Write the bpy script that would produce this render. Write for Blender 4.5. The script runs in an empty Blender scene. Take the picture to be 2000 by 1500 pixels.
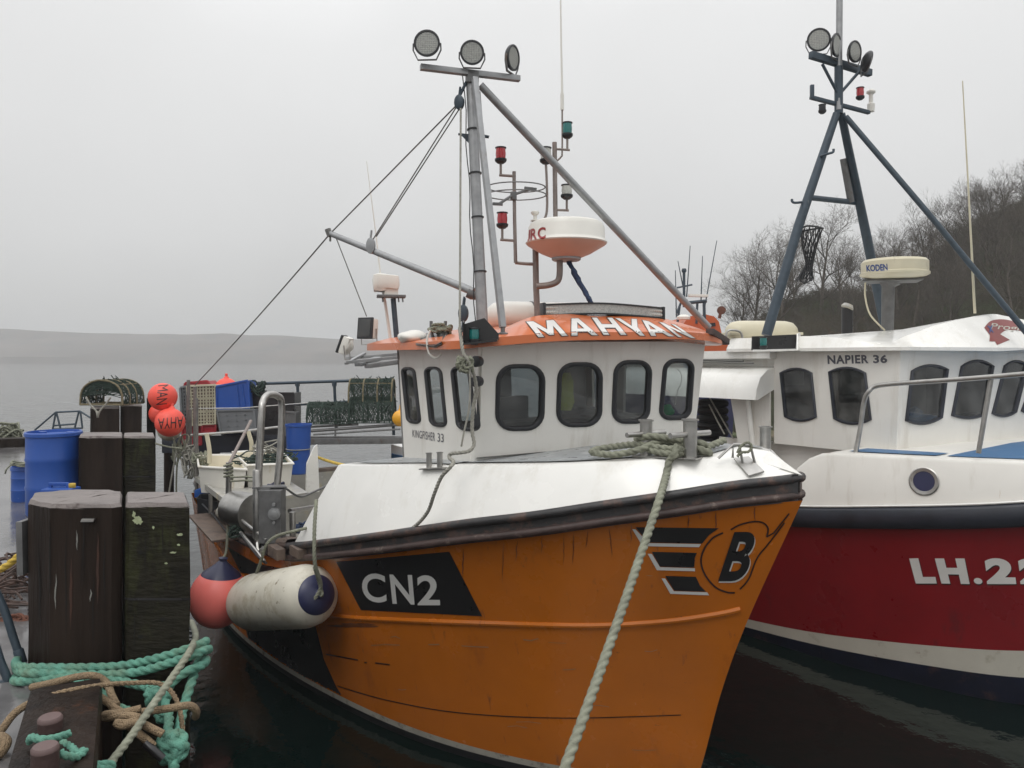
import bpy, bmesh, math, random
from math import sin, cos, pi, radians, sqrt, atan2
from mathutils import Vector, Matrix, noise
from mathutils.bvhtree import BVHTree
from mathutils.geometry import tessellate_polygon
random.seed(7)
V = Vector
SC = bpy.context.scene
COL = SC.collection
# ---------------- camera, sky, sun, exposure ----------------
CH = 3.9; FP = 1500.0; HY = 700.0          # eye height above the water, focal length in px of a 2000 px frame, horizon row
cd = bpy.data.cameras.new('camera'); cam = bpy.data.objects.new('camera', cd); COL.objects.link(cam)
cam.location = (0, 0, CH); cam.rotation_euler = (pi/2, 0, 0)
cd.sensor_width = 36; cd.lens = 36*FP/2000; cd.shift_y = -50/2000; cd.clip_start = .05; cd.clip_end = 5000
SC.camera = cam
w = bpy.data.worlds.new('World'); SC.world = w; w.use_nodes = True
nt = w.node_tree; nt.nodes.clear()
N = nt.nodes.new; L = nt.links.new
out = N('ShaderNodeOutputWorld'); bg = N('ShaderNodeBackground'); bg.inputs[1].default_value = 0.1
sky = N('ShaderNodeTexSky'); sky.sky_type = 'NISHITA'; sky.sun_disc = False
SUN_EL = radians(55); SUN_AZ = radians(200)
sky.sun_elevation = SUN_EL; sky.sun_rotation = SUN_AZ
tc = N('ShaderNodeTexCoord'); sep = N('ShaderNodeSeparateXYZ'); L(tc.outputs['Generated'], sep.inputs[0])
ns = N('ShaderNodeTexNoise'); ns.inputs['Scale'].default_value = 2.2; ns.inputs['Detail'].default_value = 3; L(tc.outputs['Generated'], ns.inputs['Vector'])
ma = N('ShaderNodeMath'); ma.operation = 'MULTIPLY_ADD'; L(ns.outputs[0], ma.inputs[0]); ma.inputs[1].default_value = .26; 
mb = N('ShaderNodeMath'); mb.operation = 'SUBTRACT'; L(sep.outputs[2], mb.inputs[0]); mb.inputs[1].default_value = .13
L(mb.outputs[0], ma.inputs[2])
rp = N('ShaderNodeValToRGB'); cr = rp.color_ramp
cr.elements[0].position = 0.0; cr.elements[0].color = (5.4, 5.35, 5.25, 1)
cr.elements[1].position = 1.0; cr.elements[1].color = (16.5, 16.6, 16.8, 1)
e = cr.elements.new(.4); e.color = (8.3, 8.3, 8.25, 1)
e = cr.elements.new(.15); e.color = (6.9, 6.87, 6.8, 1)
L(ma.outputs[0], rp.inputs[0])
mx = N('ShaderNodeMixRGB'); mx.inputs[0].default_value = .96; L(sky.outputs[0], mx.inputs[1]); L(rp.outputs[0], mx.inputs[2])
L(mx.outputs[0], bg.inputs[0]); L(bg.outputs[0], out.inputs[0])
sd = bpy.data.lights.new('sun', 'SUN'); sd.energy = .7; sd.angle = radians(25); sd.color = (1, .97, .92)
so = bpy.data.objects.new('sun', sd); COL.objects.link(so); so.location = (0, 0, 40)
so.rotation_euler = V((sin(SUN_AZ)*cos(SUN_EL), cos(SUN_AZ)*cos(SUN_EL), sin(SUN_EL))).to_track_quat('Z', 'Y').to_euler()
SC.view_settings.view_transform = 'Standard'; SC.view_settings.look = 'None'; SC.view_settings.exposure = 0.12; SC.view_settings.gamma = 1
SC.render.engine = 'CYCLES'
SC.cycles.max_bounces = 8; SC.cycles.transparent_max_bounces = 24; SC.cycles.volume_bounces = 1

# ---------------- materials ----------------
MT = {}
def mat(name, col, rough=.5, metal=0, var=.12, vs=3.0, dirt=None, ds=2.0, dt=.55, dsoft=.12, bump=0, bs=20, stretch=(1,1,1), coat=0, trans=0, alpha=1, emit=0, grime=None, spec=.5):
    m = bpy.data.materials.new(name); m.use_nodes = True; t = m.node_tree; n = t.nodes; l = t.links
    b = n['Principled BSDF']; b.inputs['Roughness'].default_value = rough; b.inputs['Metallic'].default_value = metal
    b.inputs['Coat Weight'].default_value = coat; b.inputs['Coat Roughness'].default_value = .08; b.inputs['Specular IOR Level'].default_value = spec
    b.inputs['Transmission Weight'].default_value = trans; b.inputs['Alpha'].default_value = alpha
    c = n.new('ShaderNodeTexCoord'); mp = n.new('ShaderNodeMapping'); mp.inputs['Scale'].default_value = stretch; l.new(c.outputs['Object'], mp.inputs[0])
    nz = n.new('ShaderNodeTexNoise'); nz.inputs['Scale'].default_value = vs; nz.inputs['Detail'].default_value = 5; nz.inputs['Roughness'].default_value = .6; l.new(mp.outputs[0], nz.inputs[0])
    r = n.new('ShaderNodeValToRGB'); e = r.color_ramp.elements; e[0].position = .3; e[1].position = .7
    e[0].color = tuple(x*(1-var) for x in col)+(1,); e[1].color = tuple(min(1, x*(1+var)) for x in col)+(1,)
    l.new(nz.outputs[0], r.inputs[0]); cur = r.outputs[0]
    for (dc, dsc, dth, soft, strt) in ([(dirt, ds, dt, dsoft, stretch)] if dirt else []) + (grime or []):
        mp2 = n.new('ShaderNodeMapping'); mp2.inputs['Scale'].default_value = strt; mp2.inputs['Location'].default_value = (3.1, 1.7, 5.2); l.new(c.outputs['Object'], mp2.inputs[0])
        n2 = n.new('ShaderNodeTexNoise'); n2.inputs['Scale'].default_value = dsc; n2.inputs['Detail'].default_value = 7; n2.inputs['Roughness'].default_value = .68; l.new(mp2.outputs[0], n2.inputs[0])
        r2 = n.new('ShaderNodeValToRGB'); f = r2.color_ramp.elements; f[0].position = dth; f[1].position = min(1, dth+soft); f[0].color = (0,0,0,1); f[1].color = (1,1,1,1)
        l.new(n2.outputs[0], r2.inputs[0]); mm = n.new('ShaderNodeMixRGB'); l.new(r2.outputs[0], mm.inputs[0]); l.new(cur, mm.inputs[1]); mm.inputs[2].default_value = dc+(1,); cur = mm.outputs[0]
    l.new(cur, b.inputs['Base Color'])
    rr = n.new('ShaderNodeMath'); rr.operation = 'MULTIPLY_ADD'; l.new(nz.outputs[0], rr.inputs[0]); rr.inputs[1].default_value = .25; rr.inputs[2].default_value = max(0, rough-.125); l.new(rr.outputs[0], b.inputs['Roughness'])
    if bump:
        n3 = n.new('ShaderNodeTexNoise'); n3.inputs['Scale'].default_value = bs; n3.inputs['Detail'].default_value = 6; l.new(mp.outputs[0], n3.inputs[0])
        bp = n.new('ShaderNodeBump'); bp.inputs['Strength'].default_value = bump; bp.inputs['Distance'].default_value = .01; l.new(n3.outputs[0], bp.inputs['Height']); l.new(bp.outputs[0], b.inputs['Normal'])
    MT[name] = m; return m
def glassmat(name, tint, t=.5, rough=.03):
    m = bpy.data.materials.new(name); m.use_nodes = True; tr = m.node_tree; n = tr.nodes; l = tr.links; n.clear()
    o = n.new('ShaderNodeOutputMaterial'); g = n.new('ShaderNodeBsdfGlossy'); g.inputs['Roughness'].default_value = rough; g.inputs[0].default_value = (1,1,1,1)
    p = n.new('ShaderNodeBsdfTransparent'); p.inputs[0].default_value = tint+(1,)
    lw = n.new('ShaderNodeLayerWeight'); lw.inputs[0].default_value = .5; f = n.new('ShaderNodeMath'); f.operation = 'POWER'; l.new(lw.outputs['Facing'], f.inputs[0]); f.inputs[1].default_value = 3.5
    nz = n.new('ShaderNodeTexNoise'); nz.inputs['Scale'].default_value = 4; c = n.new('ShaderNodeTexCoord'); l.new(c.outputs['Object'], nz.inputs[0])
    bp = n.new('ShaderNodeBump'); bp.inputs['Strength'].default_value = .03; l.new(nz.outputs[0], bp.inputs['Height']); l.new(bp.outputs[0], g.inputs['Normal'])
    k = n.new('ShaderNodeMath'); k.operation = 'MULTIPLY_ADD'; l.new(f.outputs[0], k.inputs[0]); k.inputs[1].default_value = .85; k.inputs[2].default_value = .055
    s = n.new('ShaderNodeMixShader'); l.new(k.outputs[0], s.inputs[0]); l.new(p.outputs[0], s.inputs[1]); l.new(g.outputs[0], s.inputs[2]); df = n.new('ShaderNodeBsdfDiffuse'); df.inputs[0].default_value = (.42, .42, .40, 1); nd = n.new('ShaderNodeTexNoise'); nd.inputs['Scale'].default_value = 3.5; nd.inputs['Detail'].default_value = 8; l.new(c.outputs['Object'], nd.inputs[0])
    dr = n.new('ShaderNodeMapRange'); l.new(nd.outputs[0], dr.inputs[0]); dr.inputs[1].default_value = .38; dr.inputs[2].default_value = .75; dr.inputs[3].default_value = .03; dr.inputs[4].default_value = .24
    s3 = n.new('ShaderNodeMixShader'); l.new(dr.outputs[0], s3.inputs[0]); l.new(s.outputs[0], s3.inputs[1]); l.new(df.outputs[0], s3.inputs[2]); l.new(s3.outputs[0], o.inputs[0])
    MT[name] = m; return m
DK = (.03,.025,.02); RUST = (.16,.06,.02)
mat('orange_hull', (.55,.150,.008), .26, var=.09, vs=1.2, coat=.3, bump=.10, bs=1.6, grime=[((.24,.065,.012), 2.2, .60, .25, (1,1,.35)), ((.22,.065,.02), 9, .62, .12, (1,1,.07)), ((.42,.24,.12), 7, .70, .03, (.25,.25,3)), ((.07,.03,.015), 14, .69, .02, (.5,.5,2)), ((.36,.22,.12), 30, .70, .02, (1,1,1))])
mat('orange_roof', (.62,.16,.05), .3, var=.07, vs=2, coat=.3, grime=[((.42,.11,.04), 4, .6, .25, (1,1,1))])
mat('white_gel', (.84,.83,.79), .26, var=.04, vs=1.5, coat=.3, bump=.08, bs=2, grime=[((.64,.61,.54), 3, .52, .3, (1,1,.3)), ((.35,.33,.3), 22, .71, .03, (.3,.3,1)), ((.5,.40,.28), 11, .70, .08, (1,1,.06)), ((.45,.38,.28), 16, .76, .05, (1,1,.35))])
mat('white_wall', (.77,.75,.70), .35, var=.05, vs=1.5, bump=.08, bs=2, grime=[((.52,.48,.41), 3.5, .54, .3, (1,1,.16)), ((.45,.33,.2), 12, .70, .08, (1,1,.05)), ((.40,.30,.2), 14, .75, .05, (1,1,.2))])
mat('deck_grey', (.30,.32,.33), .3, var=.25, vs=7, dirt=(.55,.56,.56), ds=5, dt=.52, dsoft=.25, bump=.25, bs=90, stretch=(1,1,1))
mat('rub_black', (.035,.033,.034), .45, var=.4, vs=4, grime=[((.16,.09,.065), 5, .5, .2, (1,1,1)), ((.28,.30,.27), 9, .66, .12, (1,1,2))], bump=.4, bs=30)
mat("rub_brown", (.055,.034,.030), .55, var=.4, vs=5, grime=[((.22,.17,.14), 9, .58, .15, (1,1,1))], bump=.5, bs=30)
mat('vinyl_black', (.018,.017,.018), .3, var=.2)
mat('vinyl_white', (.72,.71,.68), .35, var=.05, grime=[((.4,.38,.34), 14, .66, .1, (1,1,1))])
mat('vinyl_brown', (.045,.018,.012), .35, var=.2)
mat('antifoul', (.014,.014,.016), .6, var=.4, vs=3, grime=[((.05,.045,.035), 8, .6, .15, (1,1,2))])
mat('boot_white', (.40,.38,.33), .5, var=.15, vs=5, grime=[((.12,.09,.06), 7, .54, .15, (1,1,1)), ((.35,.05,.03), 9, .68, .04, (1,1,1))])
mat('rubber', (.012,.013,.016), .45, var=.25)
mat('steel', (.42,.41,.39), .38, 1, var=.18, vs=8, grime=[((.22,.15,.1), 12, .62, .15, (1,1,.5))], bump=.1)
mat('galv', (.33,.335,.34), .5, .6, var=.15, vs=10, grime=[((.22,.2,.18), 9, .6, .15, (1,1,.4))], bump=.15, bs=30)
mat('galv_dark', (.17,.17,.17), .5, .5, var=.2, vs=10, grime=[((.12,.07,.04), 9, .6, .15, (1,1,.4))], bump=.15, bs=30)
mat('brownpipe', (.26,.22,.20), .5, .4, var=.2, vs=9, grime=[((.16,.07,.05), 10, .6, .15, (1,1,.4))])
mat('bluegrey', (.045,.065,.085), .45, .2, var=.2, vs=9, grime=[((.15,.16,.16), 14, .68, .06, (1,1,.4))])
mat('plastic_black', (.02,.021,.024), .4, var=.2)
mat('lens', (.36,.37,.35), .15, var=.3, vs=60, spec=.9)
mat('lens_red', (.45,.02,.03), .15, var=.15, vs=50, coat=.5)
mat('lens_green', (.01,.16,.15), .15, var=.15, vs=50, coat=.5)
mat('lens_white', (.5,.5,.46), .15, var=.15, vs=50, coat=.5)
mat('plastic_white', (.78,.76,.70), .35, var=.04, grime=[((.5,.47,.4), 5, .62, .2, (1,1,.5))])
mat('dome_under', (.66,.42,.33), .45, var=.06)
mat('cream', (.62,.57,.42), .4, var=.06, grime=[((.35,.3,.2), 6, .6, .2, (1,1,.6))])
mat('red_text', (.30,.03,.03), .4, var=.1)
mat('blue_text', (.02,.06,.22), .4, var=.1)
mat('grey_text', (.09,.09,.11), .4, var=.1)
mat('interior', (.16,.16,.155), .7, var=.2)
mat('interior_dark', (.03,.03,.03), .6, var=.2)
mat('hivis', (.42,.48,.03), .7, var=.12)
mat('green_bag', (.03,.35,.15), .5, var=.2)
mat('concrete', (.13,.125,.125), .15, var=.2, vs=3, dirt=(.07,.068,.07), ds=1.1, dt=.48, dsoft=.2, bump=.2, bs=14)
mat('timber_dark', (.019,.013,.010), .5, var=.6, vs=5, stretch=(1,1,.12), bump=1.0, bs=30, spec=.12, grime=[((.085,.08,.07), 9, .70, .10, (1,1,.16)), ((.09,.032,.012), 3, .62, .16, (1,1,.1)), ((.006,.005,.005), 4, .56, .12, (1,1,.1))])
mat('timber_green', (.019,.017,.012), .6, spec=.12, var=.5, vs=5, stretch=(.5,.5,1.5), bump=1.0, bs=30, grime=[((.042,.046,.018), 7, .52, .2, (1,1,.4)), ((.008,.007,.006), 3, .55, .15, (1,1,.3)), ((.34,.36,.24), 9, .70, .03, (1,1,.5)), ((.25,.26,.2), 30, .72, .03, (1,1,.35))])
mat('timber_top', (.19,.165,.155), .6, var=.25, vs=6, bump=.6, bs=40, grime=[((.08,.06,.055), 8, .58, .1, (1,1,1))])
mat('rail_wood', (.13,.095,.075), .55, var=.35, vs=6, bump=.6, bs=30, grime=[((.04,.035,.035), 5, .56, .2, (1,1,1)), ((.3,.28,.25), 12, .66, .1, (1,1,1))])
mat('rope_green', (.115,.30,.225), .8, var=.25, vs=10, bump=.7, bs=150, grime=[((.14,.20,.13), 5, .5, .25, (1,1,1)), ((.24,.36,.28), 18, .62, .15, (1,1,1))])
mat('rope_dull', (.215,.22,.165), .8, var=.25, vs=12, bump=.5, bs=120, grime=[((.32,.34,.26), 9, .55, .2, (1,1,1))])
mat('rope_tan', (.26,.185,.11), .85, var=.2, vs=60, bump=.9, bs=160, grime=[((.12,.08,.05), 5, .55, .2, (1,1,1))])
mat('rope_grey', (.30,.29,.25), .8, var=.25, vs=20, bump=.5, bs=100)
mat('rope_yellow', (.55,.38,.06), .8, var=.25, vs=20, bump=.5, bs=100, grime=[((.25,.15,.05), 8, .55, .15, (1,1,1))])
mat('rope_blue', (.05,.08,.16), .85, var=.6, vs=60, dirt=(.35,.38,.42), ds=60, dt=.6)
mat('wire', (.16,.16,.15), .5, .4, var=.2)
mat('net_green', (.022,.04,.03), .85, var=.5, vs=25, grime=[((.12,.15,.11), 20, .62, .1, (1,1,1))])
mat('net_tan', (.16,.135,.08), .85, var=.4, vs=25)
mat('buoy_pink', (.90,.20,.17), .42, var=.06, vs=3, grime=[((.45,.05,.05), 6, .64, .2, (1,1,1))])
mat('buoy_orange', (.82,.085,.055), .45, var=.1, vs=5, grime=[((.45,.07,.05), 7, .6, .2, (1,1,1))])
mat('buoy_yellow', (.75,.36,.02), .4, var=.1)
mat('fender_white', (.60,.57,.48), .45, var=.08, vs=3, bump=.15, bs=6, grime=[((.36,.31,.20), 4, .50, .22, (1,1,1)), ((.22,.18,.11), 12, .62, .06, (.3,1,1))])
mat('fender_blue', (.022,.025,.07), .35, var=.2)
mat('barrel_blue', (.02,.08,.34), .38, var=.08, vs=3, grime=[((.05,.08,.2), 4, .6, .2, (1,1,.5)), ((.2,.24,.35), 14, .72, .04, (1,1,.5))])
mat('plate_blue', (.02,.10,.38), .4, var=.1, grime=[((.05,.09,.2), 5, .58, .15, (1,1,.5))])
mat('crate_grey', (.17,.18,.19), .5, var=.1)
mat('crate_cream', (.50,.46,.34), .5, var=.12)
mat('crate_red', (.30,.02,.03), .45, var=.1)
mat('tub_white', (.74,.72,.66), .4, var=.05, grime=[((.5,.42,.26), 4, .55, .2, (1,1,.5))])
mat('tub_inner', (.66,.60,.45), .45, var=.08)
mat('gutter_grey', (.30,.31,.32), .4, var=.1)
mat('table_board', (.34,.33,.30), .4, var=.2, vs=3, grime=[((.5,.42,.25), 4, .55, .2, (1,1,1)), ((.7,.7,.67), 7, .62, .1, (1,1,1))])
mat('hull_red', (.22,.006,.010), .3, var=.12, vs=1.2, coat=.3, bump=.10, bs=1.6, grime=[((.09,.015,.018), 3, .60, .2, (1,1,.4)), ((.3,.06,.05), 9, .70, .03, (.25,.25,3)), ((.06,.02,.02), 10, .68, .1, (1,1,.07))])
mat('band_dark', (.022,.025,.035), .4, var=.3, vs=4, grime=[((.12,.12,.13), 9, .7, .08, (1,1,2))])
mat('boot_cream', (.52,.50,.43), .45, var=.06, vs=3, grime=[((.2,.05,.04), 6, .66, .06, (1,1,1)), ((.3,.27,.2), 5, .58, .2, (1,1,1))])
mat('bottom_blue', (.004,.006,.020), .45, var=.3, vs=3, grime=[((.06,.03,.03), 3, .58, .15, (1,1,1))])
mat('deck_blue', (.035,.13,.28), .45, var=.1, vs=5)
mat('banner', (.24,.05,.045), .4, var=.12)
mat('lifeboat_orange', (.50,.10,.025), .4, var=.08)
mat('bark', (.12,.10,.08), .9, var=.3, vs=3)
mat('bark_dark', (.075,.062,.048), .9, var=.3, vs=3)
mat('tyre', (.015,.015,.016), .7, var=.3)
mat('rust', (.13,.05,.03), .8, var=.4, vs=12, bump=.6)
mat('seaweed', (.055,.03,.022), .6, var=.5, vs=20)
mat('peg', (.05,.028,.025), .6, var=.2, vs=8, bump=.4, bs=40)
mat('pegtop', (.13,.085,.08), .6, var=.15, vs=8)
mat('pole_old', (.15,.14,.13), .6, var=.3, vs=8, bump=.4, grime=[((.28,.27,.25), 10, .6, .15, (1,1,.3))])
_n = MT['rope_tan'].node_tree; _b = [q for q in _n.nodes if q.type == 'BUMP'][0]; _v = _n.nodes.new('ShaderNodeTexVoronoi'); _v.inputs['Scale'].default_value = 150
_n.links.new([q for q in _n.nodes if q.type == 'TEX_COORD'][0].outputs['Object'], _v.inputs['Vector']); _n.links.new(_v.outputs['Distance'], _b.inputs['Height']); _b.invert = True; _b.inputs['Strength'].default_value = 1; _b.inputs['Distance'].default_value = .006
glassmat('glass', (.62,.66,.66)); glassmat('glass_dark', (.30,.33,.34))

# ---------------- geometry kit (builders work in world metres; objects get their own origin when linked) ----------------
def U(px, py, Y): return V(((px-1000)/FP*Y, Y, CH-(py-HY)/FP*Y))
CAM = V((0, 0, CH))
def RAY(px, py): return V(((px-1000)/FP, 1, -(py-HY)/FP))
def spl(pts, n=8, closed=False):
    pts = [V(p) for p in pts]; m = len(pts); o = []
    for i in range(m if closed else m-1):
        if closed: p0, p1, p2, p3 = pts[(i-1) % m], pts[i], pts[(i+1) % m], pts[(i+2) % m]
        else: p0, p1, p2, p3 = pts[max(i-1, 0)], pts[i], pts[i+1], pts[min(i+2, m-1)]
        for k in range(n):
            t = k/n; o.append(.5*((2*p1)+(p2-p0)*t+(2*p0-5*p1+4*p2-p3)*t*t+(3*p1-p0-3*p2+p3)*t**3))
    if not closed: o.append(pts[-1])
    return o
def tab(t, x):
    if x <= t[0][0]: return t[0][1]
    for i in range(len(t)-1):
        if x <= t[i+1][0]:
            x0, y0 = t[i]; x1, y1 = t[i+1]; h = x1-x0
            m0 = (y1-y0)/h if i == 0 else .5*((y1-y0)/h+(y0-t[i-1][1])/(x0-t[i-1][0]))
            m1 = (y1-y0)/h if i+2 >= len(t) else .5*((y1-y0)/h+(t[i+2][1]-y1)/(t[i+2][0]-x1))
            u = (x-x0)/h
            return y0*(2*u**3-3*u*u+1)+m0*h*(u**3-2*u*u+u)+y1*(-2*u**3+3*u*u)+m1*h*(u**3-u*u)
    return t[-1][1]
def basis(d):
    d = d.normalized(); a = V((0, 0, 1)) if abs(d.z) < .9 else V((1, 0, 0))
    x = a.cross(d).normalized(); return x, d.cross(x).normalized(), d
class MB:
    def __init__(s): s.bm = bmesh.new()
    def f(s, pts):
        try: s.bm.faces.new([s.bm.verts.new(p) for p in pts])
        except ValueError: pass
    def grid(s, rows, closed=False, mi=0):
        vs = [[s.bm.verts.new(p) for p in r] for r in rows]
        for i in range(len(vs)-1):
            n = len(vs[i])
            for j in range(n if closed else n-1):
                k = (j+1) % n
                try: fc = s.bm.faces.new((vs[i][j], vs[i][k], vs[i+1][k], vs[i+1][j])); fc.material_index = mi
                except ValueError: pass
        return vs
    def cap(s, ring):
        try: s.bm.faces.new(ring)
        except ValueError: pass
    def tube(s, pts, r, n=8, caps=True, closed=False, lobes=0, depth=.2, twist=0, sx=1.0):
        pts = [V(p) for p in pts]; m = len(pts)
        if m < 2: return
        if closed: tg = [(pts[(i+1) % m]-pts[i-1]) for i in range(m)]
        else: tg = [pts[min(i+1, m-1)]-pts[max(i-1, 0)] for i in range(m)]
        x, y, d = basis(tg[0]); rows = []; dist = 0
        for i in range(m):
            t = tg[i].normalized() if tg[i].length > 1e-9 else d
            x = (x-t*x.dot(t)); x = x.normalized() if x.length > 1e-6 else basis(t)[0]; y = t.cross(x)
            if i: dist += (pts[i]-pts[i-1]).length
            rr = r[i] if isinstance(r, (list, tuple)) else r
            row = []
            for k in range(n):
                a = 2*pi*k/n; q = rr
                if lobes: q = rr*(.62+depth*abs(cos(lobes*.5*(a-twist*dist)))**.65)
                row.append(pts[i]+x*cos(a)*q*sx+y*sin(a)*q)
            rows.append(row)
        if closed: rows.append(rows[0])
        vs = s.grid(rows, True)
        if caps and not closed: s.cap(vs[0][::-1]); s.cap(vs[-1])
    def rope(s, pts, r, n=12, closed=False, step=None, turns=None, fuzz=True):
        pts = [V(p) for p in pts]
        if closed: pts = pts+[pts[0]]
        step = step or r*.34; q = [pts[0]]; acc = 0            # resample evenly, then wind three strands round it
        for i in range(1, len(pts)):
            seg = pts[i]-pts[i-1]; ln = seg.length
            if ln < 1e-9: continue
            t = step-acc
            while t <= ln: q.append(pts[i-1]+seg*(t/ln)); t += step
            acc = ln-(t-step)
        q.append(pts[-1])
        s.tube(q, r, max(n, 18), lobes=3, depth=.46, twist=(turns or 2*pi/(r*6.6)))
        if r >= .02 and fuzz:
            rnd = random.Random(int(q[0].x*1000)); st = max(1, int(.012/step))
            for i in range(1, len(q)-1, st):
                t = (q[i+1]-q[i-1]).normalized(); x, y, _ = basis(t); a = rnd.random()*6.28; o = (x*cos(a)+y*sin(a)); sd_ = t.cross(o)*.0009; b0 = q[i]+o*r*.9; e0 = b0+o*rnd.uniform(.003, .012)+t*rnd.uniform(-.02, .02); s.f([b0-sd_, b0+sd_, e0])
    def box(s, c, ex, ey, ez, bev=0):
        # centre and three half-extent vectors
        c = V(c); ex, ey, ez = V(ex), V(ey), V(ez); b = bmesh.new()
        vs = [b.verts.new(c+ex*i+ey*j+ez*k) for i in (-1, 1) for j in (-1, 1) for k in (-1, 1)]
        for q in ((0,1,3,2),(4,6,7,5),(0,4,5,1),(2,3,7,6),(0,2,6,4),(1,5,7,3)): b.faces.new([vs[i] for i in q])
        bmesh.ops.recalc_face_normals(b, faces=b.faces)
        if bev: bmesh.ops.bevel(b, geom=b.edges[:], offset=bev, segments=2, affect='EDGES', profile=.7)
        s.merge(b)
    def rbox(s, c, sx, sy, sz, yaw=0, bev=.01):
        s.box(c, V((cos(yaw), sin(yaw), 0))*sx/2, V((-sin(yaw), cos(yaw), 0))*sy/2, V((0, 0, sz/2)), bev)
    def beam(s, a, b, w, h, bev=.004, up=V((0, 0, 1))):
        a, b = V(a), V(b); d = (b-a); x = d.cross(up)
        x = x.normalized() if x.length > 1e-6 else V((1, 0, 0)); y = x.cross(d).normalized()
        s.box((a+b)/2, d/2, x*w/2, y*h/2, bev)
    def merge(s, b):
        me = bpy.data.meshes.new('t'); b.to_mesh(me); b.free(); s.bm.from_mesh(me); bpy.data.meshes.remove(me)
    def lathe(s, o, ax, prof, n=24, x=None, sq=1.0, caps=True):
        X, Y, D = basis(V(ax)); o = V(o)
        if x: X = (V(x)-D*V(x).dot(D)).normalized(); Y = D.cross(X)
        rows = [[o+D*h+X*cos(2*pi*k/n)*r+Y*sin(2*pi*k/n)*r*sq for k in range(n)] for r, h in prof]
        vs = s.grid(rows, True)
        if caps: s.cap(vs[0][::-1]); s.cap(vs[-1])
    def ball(s, c, r, n=20, sq=1.0, ax=(0, 0, 1)):
        s.lathe(c, ax, [(max(1e-4, r*sin(pi*i/12)), -r*sq*cos(pi*i/12)) for i in range(13)], n)
    def prism(s, poly, vec):
        poly = [V(p) for p in poly]; vec = V(vec); a = [s.bm.verts.new(p) for p in poly]; b = [s.bm.verts.new(p+vec) for p in poly]; n = len(a)
        s.cap(a[::-1]); s.cap(b)
        for i in range(n):
            try: s.bm.faces.new((a[i], a[(i+1) % n], b[(i+1) % n], b[i]))
            except ValueError: pass
    def holed(s, outer, holes, vec):
        # a flat panel with openings, thickness vec
        loops = [[V(p) for p in l] for l in [outer]+holes]; tri = tessellate_polygon(loops); flat = [p for l in loops for p in l]; vec = V(vec)
        a = [s.bm.verts.new(p) for p in flat]; b = [s.bm.verts.new(p+vec) for p in flat]
        for t in tri:
            for q, r in ((a, 1), (b, -1)):
                try: s.bm.faces.new([q[i] for i in t][::r])
                except ValueError: pass
        k = 0
        for l in loops:
            n = len(l)
            for i in range(n):
                j = (i+1) % n
                try: s.bm.faces.new((a[k+i], a[k+j], b[k+j], b[k+i]))
                except ValueError: pass
            k += n
    def disp(s, amp, sc, seed=0):
        for v in s.bm.verts: v.co += noise.noise_vector(v.co*sc+V((seed, seed*2, 0)))*amp
    def done(s, name, m, parent=None, flat=False, ang=38, nrm=True):
        if isinstance(m, str) and m.startswith('rope'): ang = 100
        b = s.bm; bmesh.ops.remove_doubles(b, verts=b.verts, dist=1e-5)
        if nrm: bmesh.ops.recalc_face_normals(b, faces=b.faces)
        if not flat:
            ca = radians(ang)
            for f in b.faces: f.smooth = True
            for e in b.edges:
                if len(e.link_faces) == 2 and e.calc_face_angle(0) > ca: e.smooth = False
        if parent is not None:
            W_ = WM(parent); b.transform(W_.inverted()); loc = None
        else:
            xs = [v.co for v in b.verts]
            loc = V(((min(v.x for v in xs)+max(v.x for v in xs))/2, (min(v.y for v in xs)+max(v.y for v in xs))/2, min(v.z for v in xs)))
            b.transform(Matrix.Translation(-loc))
        me = bpy.data.meshes.new(name); b.to_mesh(me); b.free()
        for mm in (m if isinstance(m, (list, tuple)) else [m]): me.materials.append(MT[mm] if isinstance(mm, str) else mm)
        o = bpy.data.objects.new(name, me); COL.objects.link(o)
        if parent is not None: o.parent = parent
        else: o.location = loc
        return o
def WM(o):
    m = Matrix.LocRotScale(o.location, o.rotation_euler, None)
    return WM(o.parent) @ m if o.parent else m
def thing(name, label, cat, loc, yaw=0, group=None):
    o = bpy.data.objects.new(name, None); COL.objects.link(o); o.location = V(loc); o.rotation_euler = (0, 0, yaw); o.empty_display_size = .2
    return tag(o, label, cat, group)
def tag(o, label, cat, group=None):
    o['label'] = label; o['category'] = cat
    if group: o['group'] = group
    return o
def struct(o, kind='structure', label=None, cat=None):
    o['kind'] = kind
    if label: o['label'] = label; o['category'] = cat
    return o
def lab(o, s): o['label'] = s; return o
def bvh(bm): return BVHTree.FromBMesh(bm)
def bvh_of(objs):
    b = bmesh.new()
    for o in objs:
        me = o.data.copy(); me.transform(WM(o)); b.from_mesh(me); bpy.data.meshes.remove(me)
    t = BVHTree.FromBMesh(b); b.free(); return t
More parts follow.
